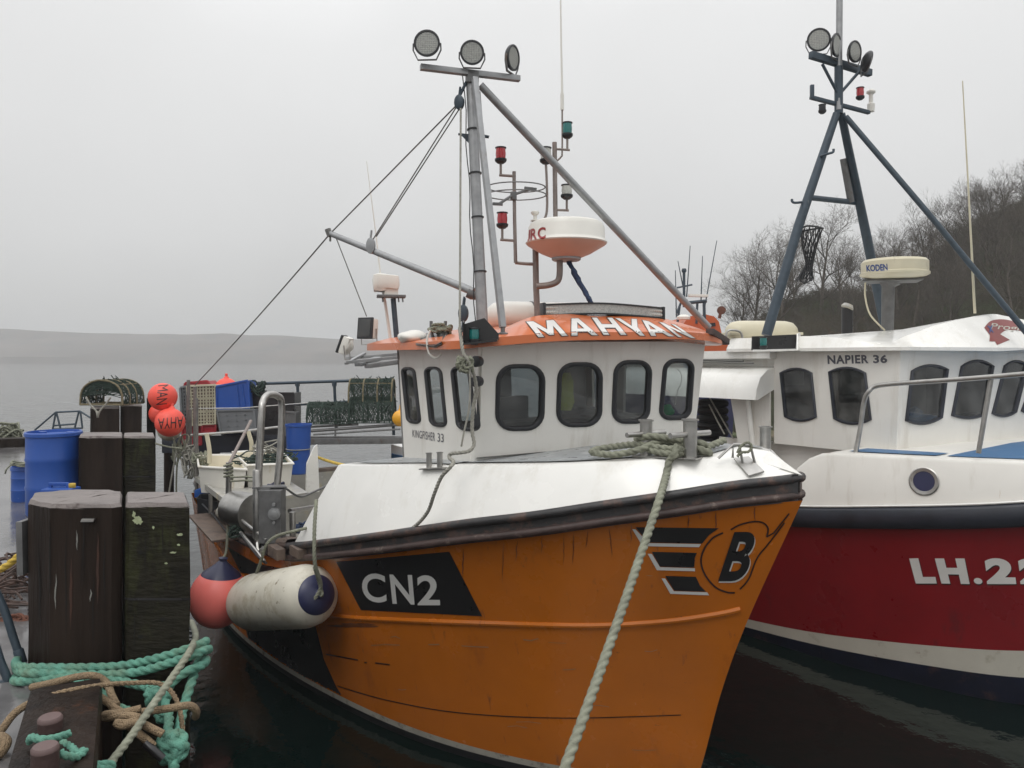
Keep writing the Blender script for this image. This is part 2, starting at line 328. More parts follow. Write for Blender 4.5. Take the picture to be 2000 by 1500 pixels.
# flat marks (lettering, stripes) laid on a real surface: the outline is cast on to the surface and lifted 5 mm off it
def mark(name, loops_px, tree, m, parent, lift=.005, cell=6.0):
    b = bmesh.new()
    for loops in loops_px:
        l3 = [[V((x, y, 0)) for x, y in l] for l in loops]; flat = [p for l in l3 for p in l]
        vs = [b.verts.new(p) for p in flat]
        for t in tessellate_polygon(l3):
            try: b.faces.new([vs[i] for i in t])
            except ValueError: pass
    return mark_bm(name, b, tree, m, parent, lift, cell)
def mark_bm(name, b, tree, m, parent, lift=.005, cell=6.0):
    for it in range(7):
        bmesh.ops.triangulate(b, faces=b.faces[:])
        es = [e for e in b.edges if (e.verts[0].co-e.verts[1].co).length > cell]
        if not es: break
        bmesh.ops.subdivide_edges(b, edges=es, cuts=1)
    bmesh.ops.triangulate(b, faces=b.faces[:])
    bad = []
    for v in b.verts:
        d = RAY(v.co.x, v.co.y).normalized(); h = tree.ray_cast(CAM, d)
        if h[0] is None: bad.append(v); continue
        n = h[1]; n = -n if n.dot(d) > 0 else n
        v.co = h[0]+n*lift-d*.001
    bmesh.ops.delete(b, geom=bad, context='VERTS')
    q = MB(); q.bm.free(); q.bm = b
    return q.done(name, m, parent, nrm=False)
def textbm(s, off=0.0, shear=0.0, space=1.0):
    c = bpy.data.curves.new('t', 'FONT'); c.body = s; c.offset = off; c.shear = shear; c.space_character = space; c.resolution_u = 6; c.dimensions = '2D'; c.fill_mode = 'FRONT'
    o = bpy.data.objects.new('t', c); COL.objects.link(o); dg = bpy.context.evaluated_depsgraph_get(); dg.update()
    me = bpy.data.meshes.new_from_object(o.evaluated_get(dg)); b = bmesh.new(); b.from_mesh(me); bpy.data.meshes.remove(me)
    bpy.data.objects.remove(o); bpy.data.curves.remove(c)
    xs = [v.co.x for v in b.verts]; ys = [v.co.y for v in b.verts]; x0, x1, y0, y1 = min(xs), max(xs), min(ys), max(ys)
    for v in b.verts: v.co = V(((v.co.x-x0)/(x1-x0), (v.co.y-y0)/(y1-y0), 0))
    return b
def write(name, s, quad, tree, m, parent, off=0.0, shear=0.0, lift=.006, cell=6, space=1.0, dx=0, dy=0):
    # quad: where the lettering's corners TL TR BR BL fall
    b = textbm(s, off, shear, space); TL, TR, BR, BL = [V(q) for q in quad]
    for v in b.verts:
        u, t = v.co.x, v.co.y; p = (BL*(1-u)+BR*u)*(1-t)+(TL*(1-u)+TR*u)*t; v.co = V((p.x+dx, p.y+dy, 0))
    return mark_bm(name, b, tree, m, parent, lift, cell)
def stroke(pts, w):
    # an open band of width w around a 2-D polyline -> closed loop
    pts = [V(p) for p in pts]; L_, R_ = [], []
    for i, p in enumerate(pts):
        d = (pts[min(i+1, len(pts)-1)]-pts[max(i-1, 0)]).normalized(); n = V((-d.y, d.x)); L_.append(p+n*w/2); R_.append(p-n*w/2)
    return [tuple(p[:2]) for p in L_+R_[::-1]]
def spl2(pts, n=6): return [(p.x, p.y) for p in spl([(x, y, 0) for x, y in pts], n)]
def rquad(q, r=.3, n=6, rw=None):
    # rounded rectangle in the unit square mapped on quad TL TR BR BL (px)
    TL, TR, BR, BL = [V(a) for a in q]; W_ = (TR-TL).length; H_ = (BL-TL).length; rx = r; ry = r*W_/H_; o = []
    for cx, cy, a0 in ((1-rx, ry, -90), (1-rx, 1-ry, 0), (rx, 1-ry, 90), (rx, ry, 180)):
        for k in range(n+1):
            a = radians(a0+90*k/n); u = cx+rx*cos(a); v = cy+ry*sin(a)
            p = (TL*(1-u)+TR*u)*(1-v)+(BL*(1-u)+BR*u)*v; o.append((p.x, p.y))
    return o
def grow2(loop, d):
    n = len(loop); ar = sum(loop[i][0]*loop[(i+1) % n][1]-loop[(i+1) % n][0]*loop[i][1] for i in range(n)); o = []; sg = 1 if ar > 0 else -1
    for i in range(n):
        p0, p1, p2 = V(loop[i-1]), V(loop[i]), V(loop[(i+1) % n]); a = (p1-p0).normalized(); b = (p2-p1).normalized(); na = V((a.y, -a.x))*sg; nb_ = V((b.y, -b.x))*sg
        k = (na+nb_); k = k/max(.35, 1+na.dot(nb_)); q = p1+k*d; o.append((q.x, q.y))
    return o
GLY = {'M': [[(0,0),(0,1),(.27,1),(.5,.46),(.73,1),(1,1),(1,0),(.79,0),(.79,.6),(.58,.1),(.42,.1),(.21,.6),(.21,0)]],
       'A': [[(0,0),(.36,1),(.64,1),(1,0),(.76,0),(.69,.2),(.31,.2),(.24,0)], [(.385,.4),(.615,.4),(.5,.74)]],
       'H': [[(0,0),(0,1),(.27,1),(.27,.62),(.73,.62),(.73,1),(1,1),(1,0),(.73,0),(.73,.39),(.27,.39),(.27,0)]],
       'Y': [[(.38,0),(.38,.4),(0,1),(.29,1),(.5,.64),(.71,1),(1,1),(.62,.4),(.62,0)]],
       'N': [[(0,0),(0,1),(.27,1),(.76,.36),(.76,1),(1,1),(1,0),(.74,0),(.24,.64),(.24,0)]]}
def glyph(name, ch, quad, tree, m, parent, grow, lift):
    TL, TR_, BR, BL = [V(q) for q in quad]
    mp = lambda u, t: tuple((BL*(1-u)+BR*u)*(1-t)+(TL*(1-u)+TR_*u)*t)
    g = GLY[ch]; ls = [grow2([mp(*p) for p in l], grow if i == 0 else -grow) for i, l in enumerate(g)]
    return mark(name, [ls], tree, m, parent, lift, 5)
def shrink(loop, d):
    n = len(loop); cx = sum(p[0] for p in loop)/n; cy = sum(p[1] for p in loop)/n; o = []
    for i in range(n):
        p0, p1, p2 = V(loop[i-1]), V(loop[i]), V(loop[(i+1) % n]); t = (p2-p0)
        nn = V((-t.y, t.x)); nn = nn.normalized() if nn.length else nn
        if nn.dot(V((cx, cy))-p1) < 0: nn = -nn
        q = p1+nn*d; o.append((q.x, q.y))
    return o
class Plane:
    def __init__(s, p, n): s.p = V(p); s.n = V(n).normalized()
    def px(s, x, y):
        d = RAY(x, y); return CAM+d*((s.p-CAM).dot(s.n)/d.dot(s.n))
class Frame:
    # a boat's own directions: a metres aft of the stem head, b metres to starboard, z above the water
    def __init__(s, o, deg): t = radians(deg); s.d = V((sin(t), -cos(t), 0)); s.s = V((-cos(t), -sin(t), 0)); s.o = V(o); s.yaw = t
    def W(s, a, b, z): return s.o-s.d*a+s.s*b+V((0, 0, z))
    def R(s, x, y, a=None, b=None, z=None):
        if a is not None: pl = Plane(s.W(a, 0, 0), s.d)
        elif b is not None: pl = Plane(s.W(0, b, 0), s.s)
        else: pl = Plane((0, 0, z), (0, 0, 1))
        return pl.px(x, y)
def windows(pl, shapes, out, parent, fw, nm='window', glass='glass', frame='rubber', proud=.018, deep=.03):
    # rubber frame ring standing proud of the wall, pane set inside the opening
    n = pl.n if pl.n.dot(CAM-pl.p) > 0 else -pl.n
    for i, sh in enumerate(shapes):
        inner = shrink(sh, fw); O = [pl.px(*p) for p in sh]; I = [pl.px(*p) for p in inner]
        g = glass[i] if isinstance(glass, list) else glass
        m = MB(); k = len(O)
        rows = [[p-n*deep for p in O], [p+n*proud*.6 for p in O], [o.lerp(q, .3)+n*proud for o, q in zip(O, I)], [o.lerp(q, .75)+n*proud for o, q in zip(O, I)], [p+n*proud*.4 for p in I], [p-n*deep for p in I]]
        rows.append(rows[0]); m.grid(rows, True); fr = m.done(nm, frame, parent, ang=50)
        m = MB(); m.f([p-n*deep*.3 for p in I]); m.done('pane', g, fr, nrm=False)
        out.append([pl.px(*p) for p in shrink(sh, fw*.5)])
def wallpanel(name, quad, pl, holes, m, parent, th=.04):
    n = pl.n if pl.n.dot(CAM-pl.p) > 0 else -pl.n
    b = MB(); b.holed(quad, holes, -n*th); return b.done(name, m, parent, flat=True)
# ---------------- the water, the far shore, the pier ----------------
def water():
    m = bpy.data.materials.new('water'); m.use_nodes = True; t = m.node_tree; n = t.nodes; l = t.links; b = n['Principled BSDF']
    b.inputs['Base Color'].default_value = (.002, .007, .006, 1); b.inputs['Roughness'].default_value = .04; b.inputs['IOR'].default_value = 1.42
    c = n.new('ShaderNodeTexCoord'); h = None
    gm = n.new('ShaderNodeNewGeometry'); ln = n.new('ShaderNodeVectorMath'); ln.operation = 'LENGTH'; l.new(gm.outputs['Position'], ln.inputs[0])
    rg = n.new('ShaderNodeMapRange'); l.new(ln.outputs['Value'], rg.inputs[0]); rg.inputs[1].default_value = 14; rg.inputs[2].default_value = 60; rg.inputs[3].default_value = .2; rg.inputs[4].default_value = .9; io = n.new('ShaderNodeMapRange'); l.new(ln.outputs['Value'], io.inputs[0]); io.inputs[1].default_value = 18; io.inputs[2].default_value = 150; io.inputs[3].default_value = 1.33; io.inputs[4].default_value = 2.1; l.new(io.outputs[0], b.inputs['IOR'])
    for sc, st, mp in ((1.1, .5, (1, .7, 1)), (.18, 1, (.2, 1, 1)), (4.5, .12, (1, 1, 1))):
        k = n.new('ShaderNodeMapping'); k.inputs['Scale'].default_value = mp; l.new(c.outputs['Object'], k.inputs[0])
        z = n.new('ShaderNodeTexNoise'); z.inputs['Scale'].default_value = sc; z.inputs['Detail'].default_value = 4; l.new(k.outputs[0], z.inputs[0])
        q = n.new('ShaderNodeMath'); q.operation = 'MULTIPLY'; q.inputs[1].default_value = st; l.new(z.outputs[0], q.inputs[0])
        if h is None: h = q.outputs[0]
        else:
            a = n.new('ShaderNodeMath'); l.new(h, a.inputs[0]); l.new(q.outputs[0], a.inputs[1]); h = a.outputs[0]
    bp = n.new('ShaderNodeBump'); bp.inputs['Distance'].default_value = .25; l.new(rg.outputs[0], bp.inputs['Strength']); l.new(h, bp.inputs['Height']); l.new(bp.outputs[0], b.inputs['Normal'])
    MT['water'] = m
water()
m = MB(); m.grid([[V((x, y, 0)) for x in (-1500, -300, 0, 300, 1500)] for y in (-60, 60, 400, 1500)]); struct(m.done('water', 'water', flat=True))
def far_hill():
    mat('moor', (.085, .065, .05), .9, var=.4, vs=.02, dirt=(.03, .035, .03), ds=.03, dt=.5, dsoft=.2)
    m = MB(); rows = []
    for j in range(9):
        t = j/8; r = []
        for i in range(90):
            x = -760+i*10; y = 620+t*130; top = 34-max(0, (x+520))*.030+3*noise.noise(V((x*.006, 3, 0)))+1.0*noise.noise(V((x*.03, 8, 0)))
            top = max(.4, top*(1 if x < -60 else max(.02, 1-(x+60)/90)))
            r.append(V((x, y+30*noise.noise(V((x*.01, t*3, 0))), -.5+top*(t**.8)+1.2*noise.noise(V((x*.03, t*9, 2)))*t)))
        rows.append(r)
    rows.append([V((p.x, 780, -2)) for p in rows[-1]]); m.grid(rows); struct(m.done('hills', 'moor'))
far_hill()
PD = V((-.447, .894, 0)).normalized(); PN = V((PD.y, -PD.x, 0)); PO = V((-.50, 0, 0)); PZ = 2.2       # pier edge: direction, outward normal, a point on it, deck height
def PP(t, o, z): return PO+PD*t+PN*o+V((0, 0, z))
m = MB(); m.prism([V((2.2, -7, PZ-.35)), V((2.2, 1.2, PZ-.35)), V((-.9, 1.2, PZ-.35)), PP(17.4, -.02, PZ-.35), PP(17.4, -16, PZ-.35), PP(-7, -16, PZ-.35)], (0, 0, .35)); struct(m.done('pier_deck', 'concrete', flat=True))
t = thing('timber_kerb', 'heavy dark timber kerb beam along the edge of the wet pier', 'kerb', PP(3, .19, PZ-1.2))
m = MB()
m.beam(PP(1.6, .19, PZ-.55), PP(3.95, .19, PZ-.55), .30, 1.46, .05)
m.disp(.006, 6); m.done('kerb_beam', 'timber_dark', t)
t = thing('far_timber_kerb', 'low black timber kerb along the far end of the pier', 'kerb', PP(17.2, -6, PZ))
m = MB(); m.beam(PP(17.3, 0, PZ+.07), PP(17.3, -16, PZ+.07), .3, .2, .03); m.done('kerb_beam', 'timber_dark', t)
t = thing('pier_face', 'dark wet timber fendering on the side of the pier under the pilings', 'pier wall', PP(4, 0, 0))
m = MB()
for k in range(16): m.beam(PP(3+k*.9, -.06, -.6), PP(3+k*.9, -.06, PZ-.12), .22, .16, .02, up=PD)
m.beam(PP(4, .05, PZ-.22), PP(17.3, .05, PZ-.22), .12, .26, .02); m.beam(PP(4, .05, .9), PP(17.3, .05, .9), .12, .26, .02)
m.done('upright_timbers', 'timber_green', t)
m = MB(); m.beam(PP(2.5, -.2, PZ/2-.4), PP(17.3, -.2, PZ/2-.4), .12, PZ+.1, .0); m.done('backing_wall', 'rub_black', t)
def piling(px0, px1, pytop, Y, depth, label, green=False, oct_=False, side_px=None, bot=-.8, joints=(), group='timber pilings on the pier edge'):
    # px0..px1: front face, Y its distance
    a, b = U(px0, pytop, Y), U(px1, pytop, Y); z = a.z; c = (a+b)/2; wd = (b-a).length; c.y += depth/2
    t = thing('timber_piling', label, 'piling', (c.x, c.y, bot), 0, group)
    fwd = V((-.5, 1, 0)).normalized(); rt = V((1, 0, 0)); h = wd/2; k = .26*wd if oct_ else .02
    base = V((c.x, Y, 0))
    pl = [(-h, k), (-h+k, 0), (h-k*.4, 0), (h, k*.4), (h, depth-k*.5), (h-k*.5, depth), (-h+k, depth), (-h, depth-k)]
    def ring(z_, g=0): return [base+rt*(x-(g if x > 0 else -g))+fwd*(y+(g if y < depth/2 else -g))+V((0, 0, z_)) for x, y in pl]
    m = MB(); rows = []; nz = 22
    for i in range(nz+1):
        zz = bot+(z-.02-bot)*i/nz; rows.append(ring(zz))
    vs = m.grid(rows, True); bmesh.ops.subdivide_edges(m.bm, edges=[e for e in m.bm.edges if abs(e.verts[0].co.z-e.verts[1].co.z) < .001 and e.calc_length() > .12], cuts=4)
    m.disp(.005, 9); m.done('post_shaft', 'timber_green' if green else 'timber_dark', t, ang=30)
    for jz in joints:
        m = MB(); r = ring(jz, -.004); q = ring(jz+.012, -.004); m.grid([r, q], True); m.done('seam', 'vinyl_black', t)
    m = MB(); r0 = ring(z-.025); r1 = ring(z, .012); v = m.grid([r0, r1], True); m.cap(v[1])
    bmesh.ops.triangulate(m.bm, faces=m.bm.faces[:]); bmesh.ops.subdivide_edges(m.bm, edges=m.bm.edges[:], cuts=5)
    for v_ in m.bm.verts:
        if v_.co.z > z-.02: v_.co.z += .007*noise.noise(v_.co*9)
    m.done('sawn_top', 'timber_top', t)
    return t, z, c
P1 = piling(49, 238, 985, 4.15, .52, 'nearest thick dark piling with chamfered corners and pale worn top, left of its pair', oct_=True)
mat('lichen', (.36,.40,.24), .8, var=.3, vs=40); mat('crack', (.006,.005,.004), .9); mat('rusty_stain', (.045,.017,.009), .7, var=.4, vs=20); mat('droppings', (.2,.2,.18), .8, var=.3, vs=30)
def blob(cx, cy, rx, ry, seed, n=18, rough=.35):
    r = random.Random(seed); return [(cx+rx*(1+rough*r.uniform(-1, 1))*cos(2*pi*k/n), cy+ry*(1+rough*r.uniform(-1, 1))*sin(2*pi*k/n)) for k in range(n)]
def crackline(x, y0, y1, seed, w=2.2):
    r = random.Random(seed); L_, R_ = [], []; n = 9
    for i in range(n+1):
        y = y0+(y1-y0)*i/n; x += r.uniform(-1.2, 1.2); q = w*sin(pi*(i+.15)/(n+.3)); L_.append((x-q/2, y)); R_.append((x+q/2, y))
    return L_+R_[::-1]
T1 = bvh_of([o for o in bpy.data.objects if o.parent == P1[0] and o.name.startswith('post_shaft')]); T2 = None
m = MB(); a = U(172, 1016, 4.14); m.box(a, (.035, 0, 0), (0, .008, 0), (.004, 0, .009), .003); o = m.done('metal_clip', 'steel', P1[0])
for x, y0, y1, sd in ((98,1010,1170,1),(128,1030,1250,2),(165,1005,1110,3),(207,1030,1190,4),(75,1060,1230,5),(182,1120,1270,6)): mark('split', [[crackline(x, y0, y1, sd)]], T1, 'crack', P1[0], .003, 8)
for x, y0, y1, sd in ((192,1040,1180,8),(140,1090,1230,9)): mark('rust_run', [[crackline(x, y0, y1, sd, 5)]], T1, 'rusty_stain', P1[0], .002, 8)
for x, y0, y1, sd in ((150,1035,1075,11),(110,1120,1190,12),(178,1150,1175,13)): mark('pale_streak', [[crackline(x, y0, y1, sd, 3)]], T1, 'droppings', P1[0], .003, 8)
P2 = piling(245, 371, 983, 4.18, .40, 'nearest mossy green piling with patches of lichen, right of its pair', green=True, joints=(CH-472/FP*4.18,))
T2 = bvh_of([o for o in bpy.data.objects if o.parent == P2[0] and o.name.startswith('post_shaft')])
for cx, cy, rx, ry, sd in ((270,1016,9,9,1),(262,1004,3,6,2),(352,1044,6,2.5,3),(339,1079,6,2,4),(349,1064,3,2,5),(300,1030,2,3,6),(325,1100,3,2,7)): mark('lichen_patch', [[blob(cx, cy, rx, ry, sd)]], T2, 'lichen', P2[0], .003, 6)
for x, y0, y1, sd in ((318,1010,1085,21),(285,1040,1120,22),(345,1110,1160,23),(262,1190,1270,24)): mark('split', [[crackline(x, y0, y1, sd)]], T2, 'crack', P2[0], .003, 8)
for cx, cy in ((275,1079),(275,1243),(318,1209)): mark('bolt_hole', [[blob(cx, cy, 5, 4, cx, 12, .15)]], T2, 'crack', P2[0], .003, 6)
piling(153, 239, 852, 8.2, .5, 'brown piling beside the big blue barrel, left of the middle pair')
piling(241, 303, 852, 8.25, .45, 'mossy piling right of the brown one in the middle pair', green=True, joints=(CH-232/FP*8.25,))
piling(176, 233, 796, 13.0, .5, 'far dark piling with the round creel standing on its top')
piling(235, 277, 791, 13.1, .5, 'far brown piling with a white nail, just right of the creel')
piling(287, 304, 776, 13.5, .2, 'thin dark post beside the pile of pink buoys')
t = thing('vertical_sleeper', 'narrow grey plank fixed to the left side of the nearest piling', 'plank', U(52, 1100, 4.3)); m = MB(); m.beam(U(50, 1015, 4.32), U(52, 1118, 4.32), .035, .12, .004, up=V((0,1,0))); m.done('plank', 'galv_dark', t)

# ---------------- the orange boat ----------------
F1 = Frame((2.25, 5.95, 0), 35); W = F1.W; R = F1.R
gB = [(0,0),(.04,.07),(.1,.15),(.3,.39),(.6,.74),(1,1.10),(1.5,1.47),(2,1.77),(3,2.12),(4,2.3),(5,2.36),(6.5,2.36),(8,2.32),(9.5,2.2),(10.8,2.02)]
gZ = [(0,2.80),(.3,2.75),(.6,2.67),(1,2.57),(1.5,2.44),(2,2.33),(3,2.08),(4,1.84),(5,1.62),(6.5,1.48),(8,1.44),(9.5,1.46),(10.8,1.52)]
wB = [(0,0),(.15,.14),(.4,.37),(.8,.76),(1.46,1.2),(2.2,1.55),(3.1,1.83),(5,2.18),(6.9,2.25),(9.7,1.9)]
sA = [(-.7,1.5),(0,1.12),(.33,1.0),(1.0,.80),(1.53,.60),(2.8,0)]
LEN = 10.8
def hullb(x, z, zg, gB=gB, wB=wB, p=1.25):
    t = z/zg
    g = tab(gB, x); w_ = tab(wB, x)
    if t < 0: return w_*(1+.35*t)
    return w_+(g-w_)*(max(0, min(1, t))**p)
def hull_rows(zf, n_rows, gB, gZ, wB, sA, LEN, p=1.25, nx=90):
    # zf(s, zg): height of row parameter s in 0..1 for a local gunwale height zg
    rows = []
    for r in range(n_rows+1):
        s = r/n_rows; row = []
        for i in range(nx+1):
            u = (i/nx)**1.6; a = None; x = u*LEN; a = x
            for it in range(4):
                zg = tab(gZ, a); z = zf(s, zg); st = tab(sA, z); x = u*(LEN-st); a = st+x
            row.append((a, hullb(x, z, zg, gB, wB, p), z))
        rows.append(row)
    return rows
def both(m, rows, FR, cap_aft=True):
    st = [[FR.W(a, b, z) for a, b, z in r] for r in rows]; pt = [[FR.W(a, -b, z) for a, b, z in r] for r in rows]
    m.grid(st); m.grid(pt)
    if cap_aft: m.grid([[s[-1], p[-1]] for s, p in zip(st, pt)])
BOAT = thing('fishing_boat', 'large orange hulled fishing boat with orange wheelhouse roof moored beside the pilings', 'fishing boat', W(5.4, 0, 0), F1.yaw)
m = MB(); both(m, hull_rows(lambda s, zg: .15+(zg-.15)*s, 26, gB, gZ, wB, sA, LEN), F1); HULL = m.done('hull', 'orange_hull', BOAT)
m = MB(); both(m, hull_rows(lambda s, zg: .085+.065*s, 1, gB, gZ, wB, sA, LEN), F1); m.done('boot_stripe', 'boot_white', BOAT)
m = MB(); both(m, hull_rows(lambda s, zg: -.6+.685*s, 4, gB, gZ, wB, sA, LEN), F1); m.done('keel', 'antifoul', BOAT)
TH = bvh_of([HULL])
# rubbing strake: two rolls with a flat rubber between
def gun(a, side, dz, out=0.0): return W(a, side*(tab(gB, a)+out), tab(gZ, a)+dz)
def strake(name, dz, r, m_, a1=LEN, ov=.022):
    m = MB(); aa = [a1*(i/70)**1.5 for i in range(71)]
    st = [gun(a, 1, dz, ov) for a in aa]; pt = [gun(a, -1, dz, ov) for a in aa]
    pts = [p-F1.d*.055*math.exp(-a/.15) for p, a in zip(pt[::-1]+st[1:], aa[::-1]+aa[1:])]; m.tube(pts, r, 10); return m.done(name, m_, BOAT, ang=60)
strake('upper_rubbing_strake', .165, .038, 'rub_black'); strake('lower_rubbing_strake', .03, .034, 'rub_brown')
m = MB(); aa = [LEN*(i/70)**1.5 for i in range(71)]
for s in (1, -1): m.grid([[gun(a, s, z, o)-F1.d*.03*math.exp(-a/.1) for a in aa] for z, o in ((-.01, .008), (.20, .008), (.2, -.1))])
m.done('rubber_band', 'rub_black', BOAT)
# bow nose pieces
# whaleback: white side, knuckle, foredeck
kB = [(.30,.10),(.4,.22),(.6,.47),(1,.84),(1.5,1.22),(2,1.52),(3,1.86),(3.8,2.0),(4.25,2.06),(4.9,2.1)]
kZ = [(.3,3.07),(.6,3.08),(1,3.05),(1.5,2.99),(2,2.95),(3,2.86),(3.8,2.78),(4.25,2.74),(4.9,2.66)]
def wb_side(sd):
    rows = []; n = 60
    for i in range(n+1):
        u = i/n; ag = 4.88*u**1.3; ak = .3+(4.25-.3)*u**1.3
        g = V((ag, max(0, tab(gB, ag)-.05), tab(gZ, ag)+.195)); k = V((ak, tab(kB, ak), tab(kZ, ak)))
        row = [g, g.lerp(k, .5)+V((0, .012, 0)), g.lerp(k, .93), k+V((0, -.012, .012)), k+V((0, -.05, .022))]
        rows.append([W(p.x, sd*p.y, p.z) for p in row])
    return rows
m = MB()
for sd in (1, -1): m.grid(wb_side(sd))
nz_ = [W(.3, q, 3.07+.085*(1-abs(q)/.1)) for q in (.1, .05, 0, -.05, -.1)]
for i in range(4): m.f([W(0, 0, 2.995), nz_[i], nz_[i+1]])
rows = [[W(a, b_, tab(kZ, a)+.02+.06*(1-abs(q))) for q in [i/10 for i in range(-10, 11)] for b_ in [q*(tab(kB, a)-.05)]] for a in [.3+2.2*i/20 for i in range(21)]]
m.grid(rows)
for sd in (1, -1):                                   # side decks run aft past the wheelhouse
    m.grid([[W(a, sd*b_, tab(kZ, a)+.02+.06*(1-b_/tab(kB, a))) for b_ in (1.30, 1.45, 1.7, tab(kB, a)-.05)] for a in [2.5+1.75*i/12 for i in range(13)]])
    for a_ in (4.25,): m.f([W(4.25, sd*1.3, 2.77), W(4.25, sd*2.01, 2.76), W(4.88, sd*2.3, 1.84), W(4.88, sd*1.3, 1.84)])
    m.f([W(2.5, sd*1.3, 2.9), W(4.25, sd*1.3, 2.78), W(4.88, sd*1.3, 1.84), W(4.88, sd*1.3, .7), W(2.5, sd*1.3, .7)])
WB = m.done('whaleback', 'white_gel', BOAT, ang=28)
TWB = bvh_of([WB])
# grey non-slip panel on the foredeck
m = MB()
def dz(a, b): return tab(kZ, a)+.03+.06*(1-abs(b)/max(.1, tab(kB, a)))
m.grid([[W(a, q*(tab(kB, a)-.14), dz(a, q*(tab(kB, a)-.14))) for q in [i/10 for i in range(-10, 11)]] for a in [.62+1.88*i/20 for i in range(21)]])
for sd in (1, -1): m.grid([[W(a, sd*b_, dz(a, b_)) for b_ in (1.3, 1.5, 1.7, tab(kB, a)-.14)] for a in [2.5+1.6*i/12 for i in range(13)]])
m.done('foredeck_panel', 'deck_grey', BOAT)
# aft: inner bulwark, working deck, wooden rail cap, transom
m = MB(); DZ = .62
aa = [4.9+(LEN-4.9)*i/24 for i in range(25)]
for s in (1, -1): m.grid([[gun(a, s, .18, -.12) for a in aa], [W(a, s*(hullb(a-1, DZ, tab(gZ, a))-.12), DZ) for a in aa]])
m.grid([[W(LEN-.1, b_, 1.7), W(LEN-.1, b_, DZ)] for b_ in (-1.9, 0, 1.9)])
m.grid([[W(a, q*(hullb(a-1, DZ, tab(gZ, a))-.12), DZ+.004) for q in (-1, 0, 1)] for a in aa]); m.f([W(4.86, b_, z) for b_, z in ((-1.9, DZ), (-2.1, 1.8), (2.1, 1.8), (1.9, DZ))])
m.done('working_deck', 'table_board', BOAT)
m = MB()
for s in (1, -1): m.grid([[gun(a, s, .205, .05) for a in aa], [gun(a, s, .235, .03) for a in aa], [gun(a, s, .235, -.14) for a in aa], [gun(a, s, .19, -.15) for a in aa], [gun(a, s, .19, .05) for a in aa], [gun(a, s, .205, .05) for a in aa]])
m.beam(W(LEN, -1.98, 1.73), W(LEN, 1.98, 1.73), .2, .06, .01)
m.done('rail_cap', 'rail_wood', BOAT, ang=30)
m = MB()                                                 # tarpaulin-grey transom shelter end
m.prism([R(596, 962, a=9.6), R(598, 905, a=9.6), R(612, 873, a=9.6), R(618, 868, a=9.6), R(622, 960, a=9.6)], F1.d*.05); m.done('transom_bulkhead', 'white_gel', BOAT, flat=True)
# ---- wheelhouse ----
st_b, st_t = W(2.45, 1.5, 2.90), W(2.28, 1.52, 4.05); sa_b, sa_t = W(4.1, 1.35, 2.70), W(4.2, 1.38, 4.02)
pt_b, pt_t = W(2.45, -1.5, 2.84), W(2.28, -1.52, 4.09); pa_b, pa_t = W(4.1, -1.35, 2.70), W(4.2, -1.38, 4.05)
plF = Plane((st_b+st_t+pt_b+pt_t)/4, (pt_b-st_b).cross(st_t-st_b)); plS = Plane((st_b+st_t+sa_b+sa_t)/4, (sa_b-st_b).cross(st_t-sa_b))
FWIN = [rquad(q, .36) for q in ([(969,711),(1065,711),(1062,841),(966,842)], [(1089,707.5),(1177,707),(1175,833),(1085,835)], [(1199,703),(1274,703),(1268,827),(1193,828)], [(1296,700.5),(1357,700),(1349,820),(1285,821)])]
SWIN = [rquad(q, .40) for q in ([(783,717),(811,717),(824,829),(795,826)], [(828,716),(863,716),(875,836),(840,832)], [(880,715),(918,715),(935,844),(893,840)])]
FH, SH = [], []
windows(plF, FWIN, FH, BOAT, 8.5, glass=['glass_dark', 'glass', 'glass_dark', 'glass']); windows(plS, SWIN, SH, BOAT, 5.5)
WF = wallpanel('wheelhouse_front', [st_b, pt_b, pt_t, st_t], plF, FH, 'white_wall', BOAT)
WS = wallpanel('wheelhouse_side', [sa_b, st_b, st_t, sa_t], plS, SH, 'white_wall', BOAT)
plP = Plane((pt_b+pa_b+pa_t)/3, (pa_b-pt_b).cross(pt_t-pt_b)); ins = (st_b-pt_b).normalized()
PH = [[pt_b.lerp(pa_b, u)*(1-v)+pt_t.lerp(pa_t, u)*v for u, v in ((u0, .3), (u0+.24, .3), (u0+.24, .86), (u0, .86))] for u0 in (.08, .38, .68)]
b_ = MB(); b_.holed([pt_b, pa_b, pa_t, pt_t], PH, ins*.04); b_.done('wheelhouse_side', 'white_wall', BOAT, flat=True)
b_ = MB(); DH = [[sa_b.lerp(pa_b, u)*(1-v)+sa_t.lerp(pa_t, u)*v for u, v in ((u0, .35), (u1, .35), (u1, .86), (u0, .86))] for u0, u1 in ((.12, .4), (.55, .9))]
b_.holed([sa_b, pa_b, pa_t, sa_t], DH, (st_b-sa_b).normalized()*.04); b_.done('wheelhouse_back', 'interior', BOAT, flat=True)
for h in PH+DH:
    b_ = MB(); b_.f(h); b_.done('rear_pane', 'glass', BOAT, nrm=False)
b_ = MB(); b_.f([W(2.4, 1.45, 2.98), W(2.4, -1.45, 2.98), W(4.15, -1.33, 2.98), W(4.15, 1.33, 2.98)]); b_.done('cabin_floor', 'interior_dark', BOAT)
TF = bvh_of([WF]); TS = bvh_of([WS])
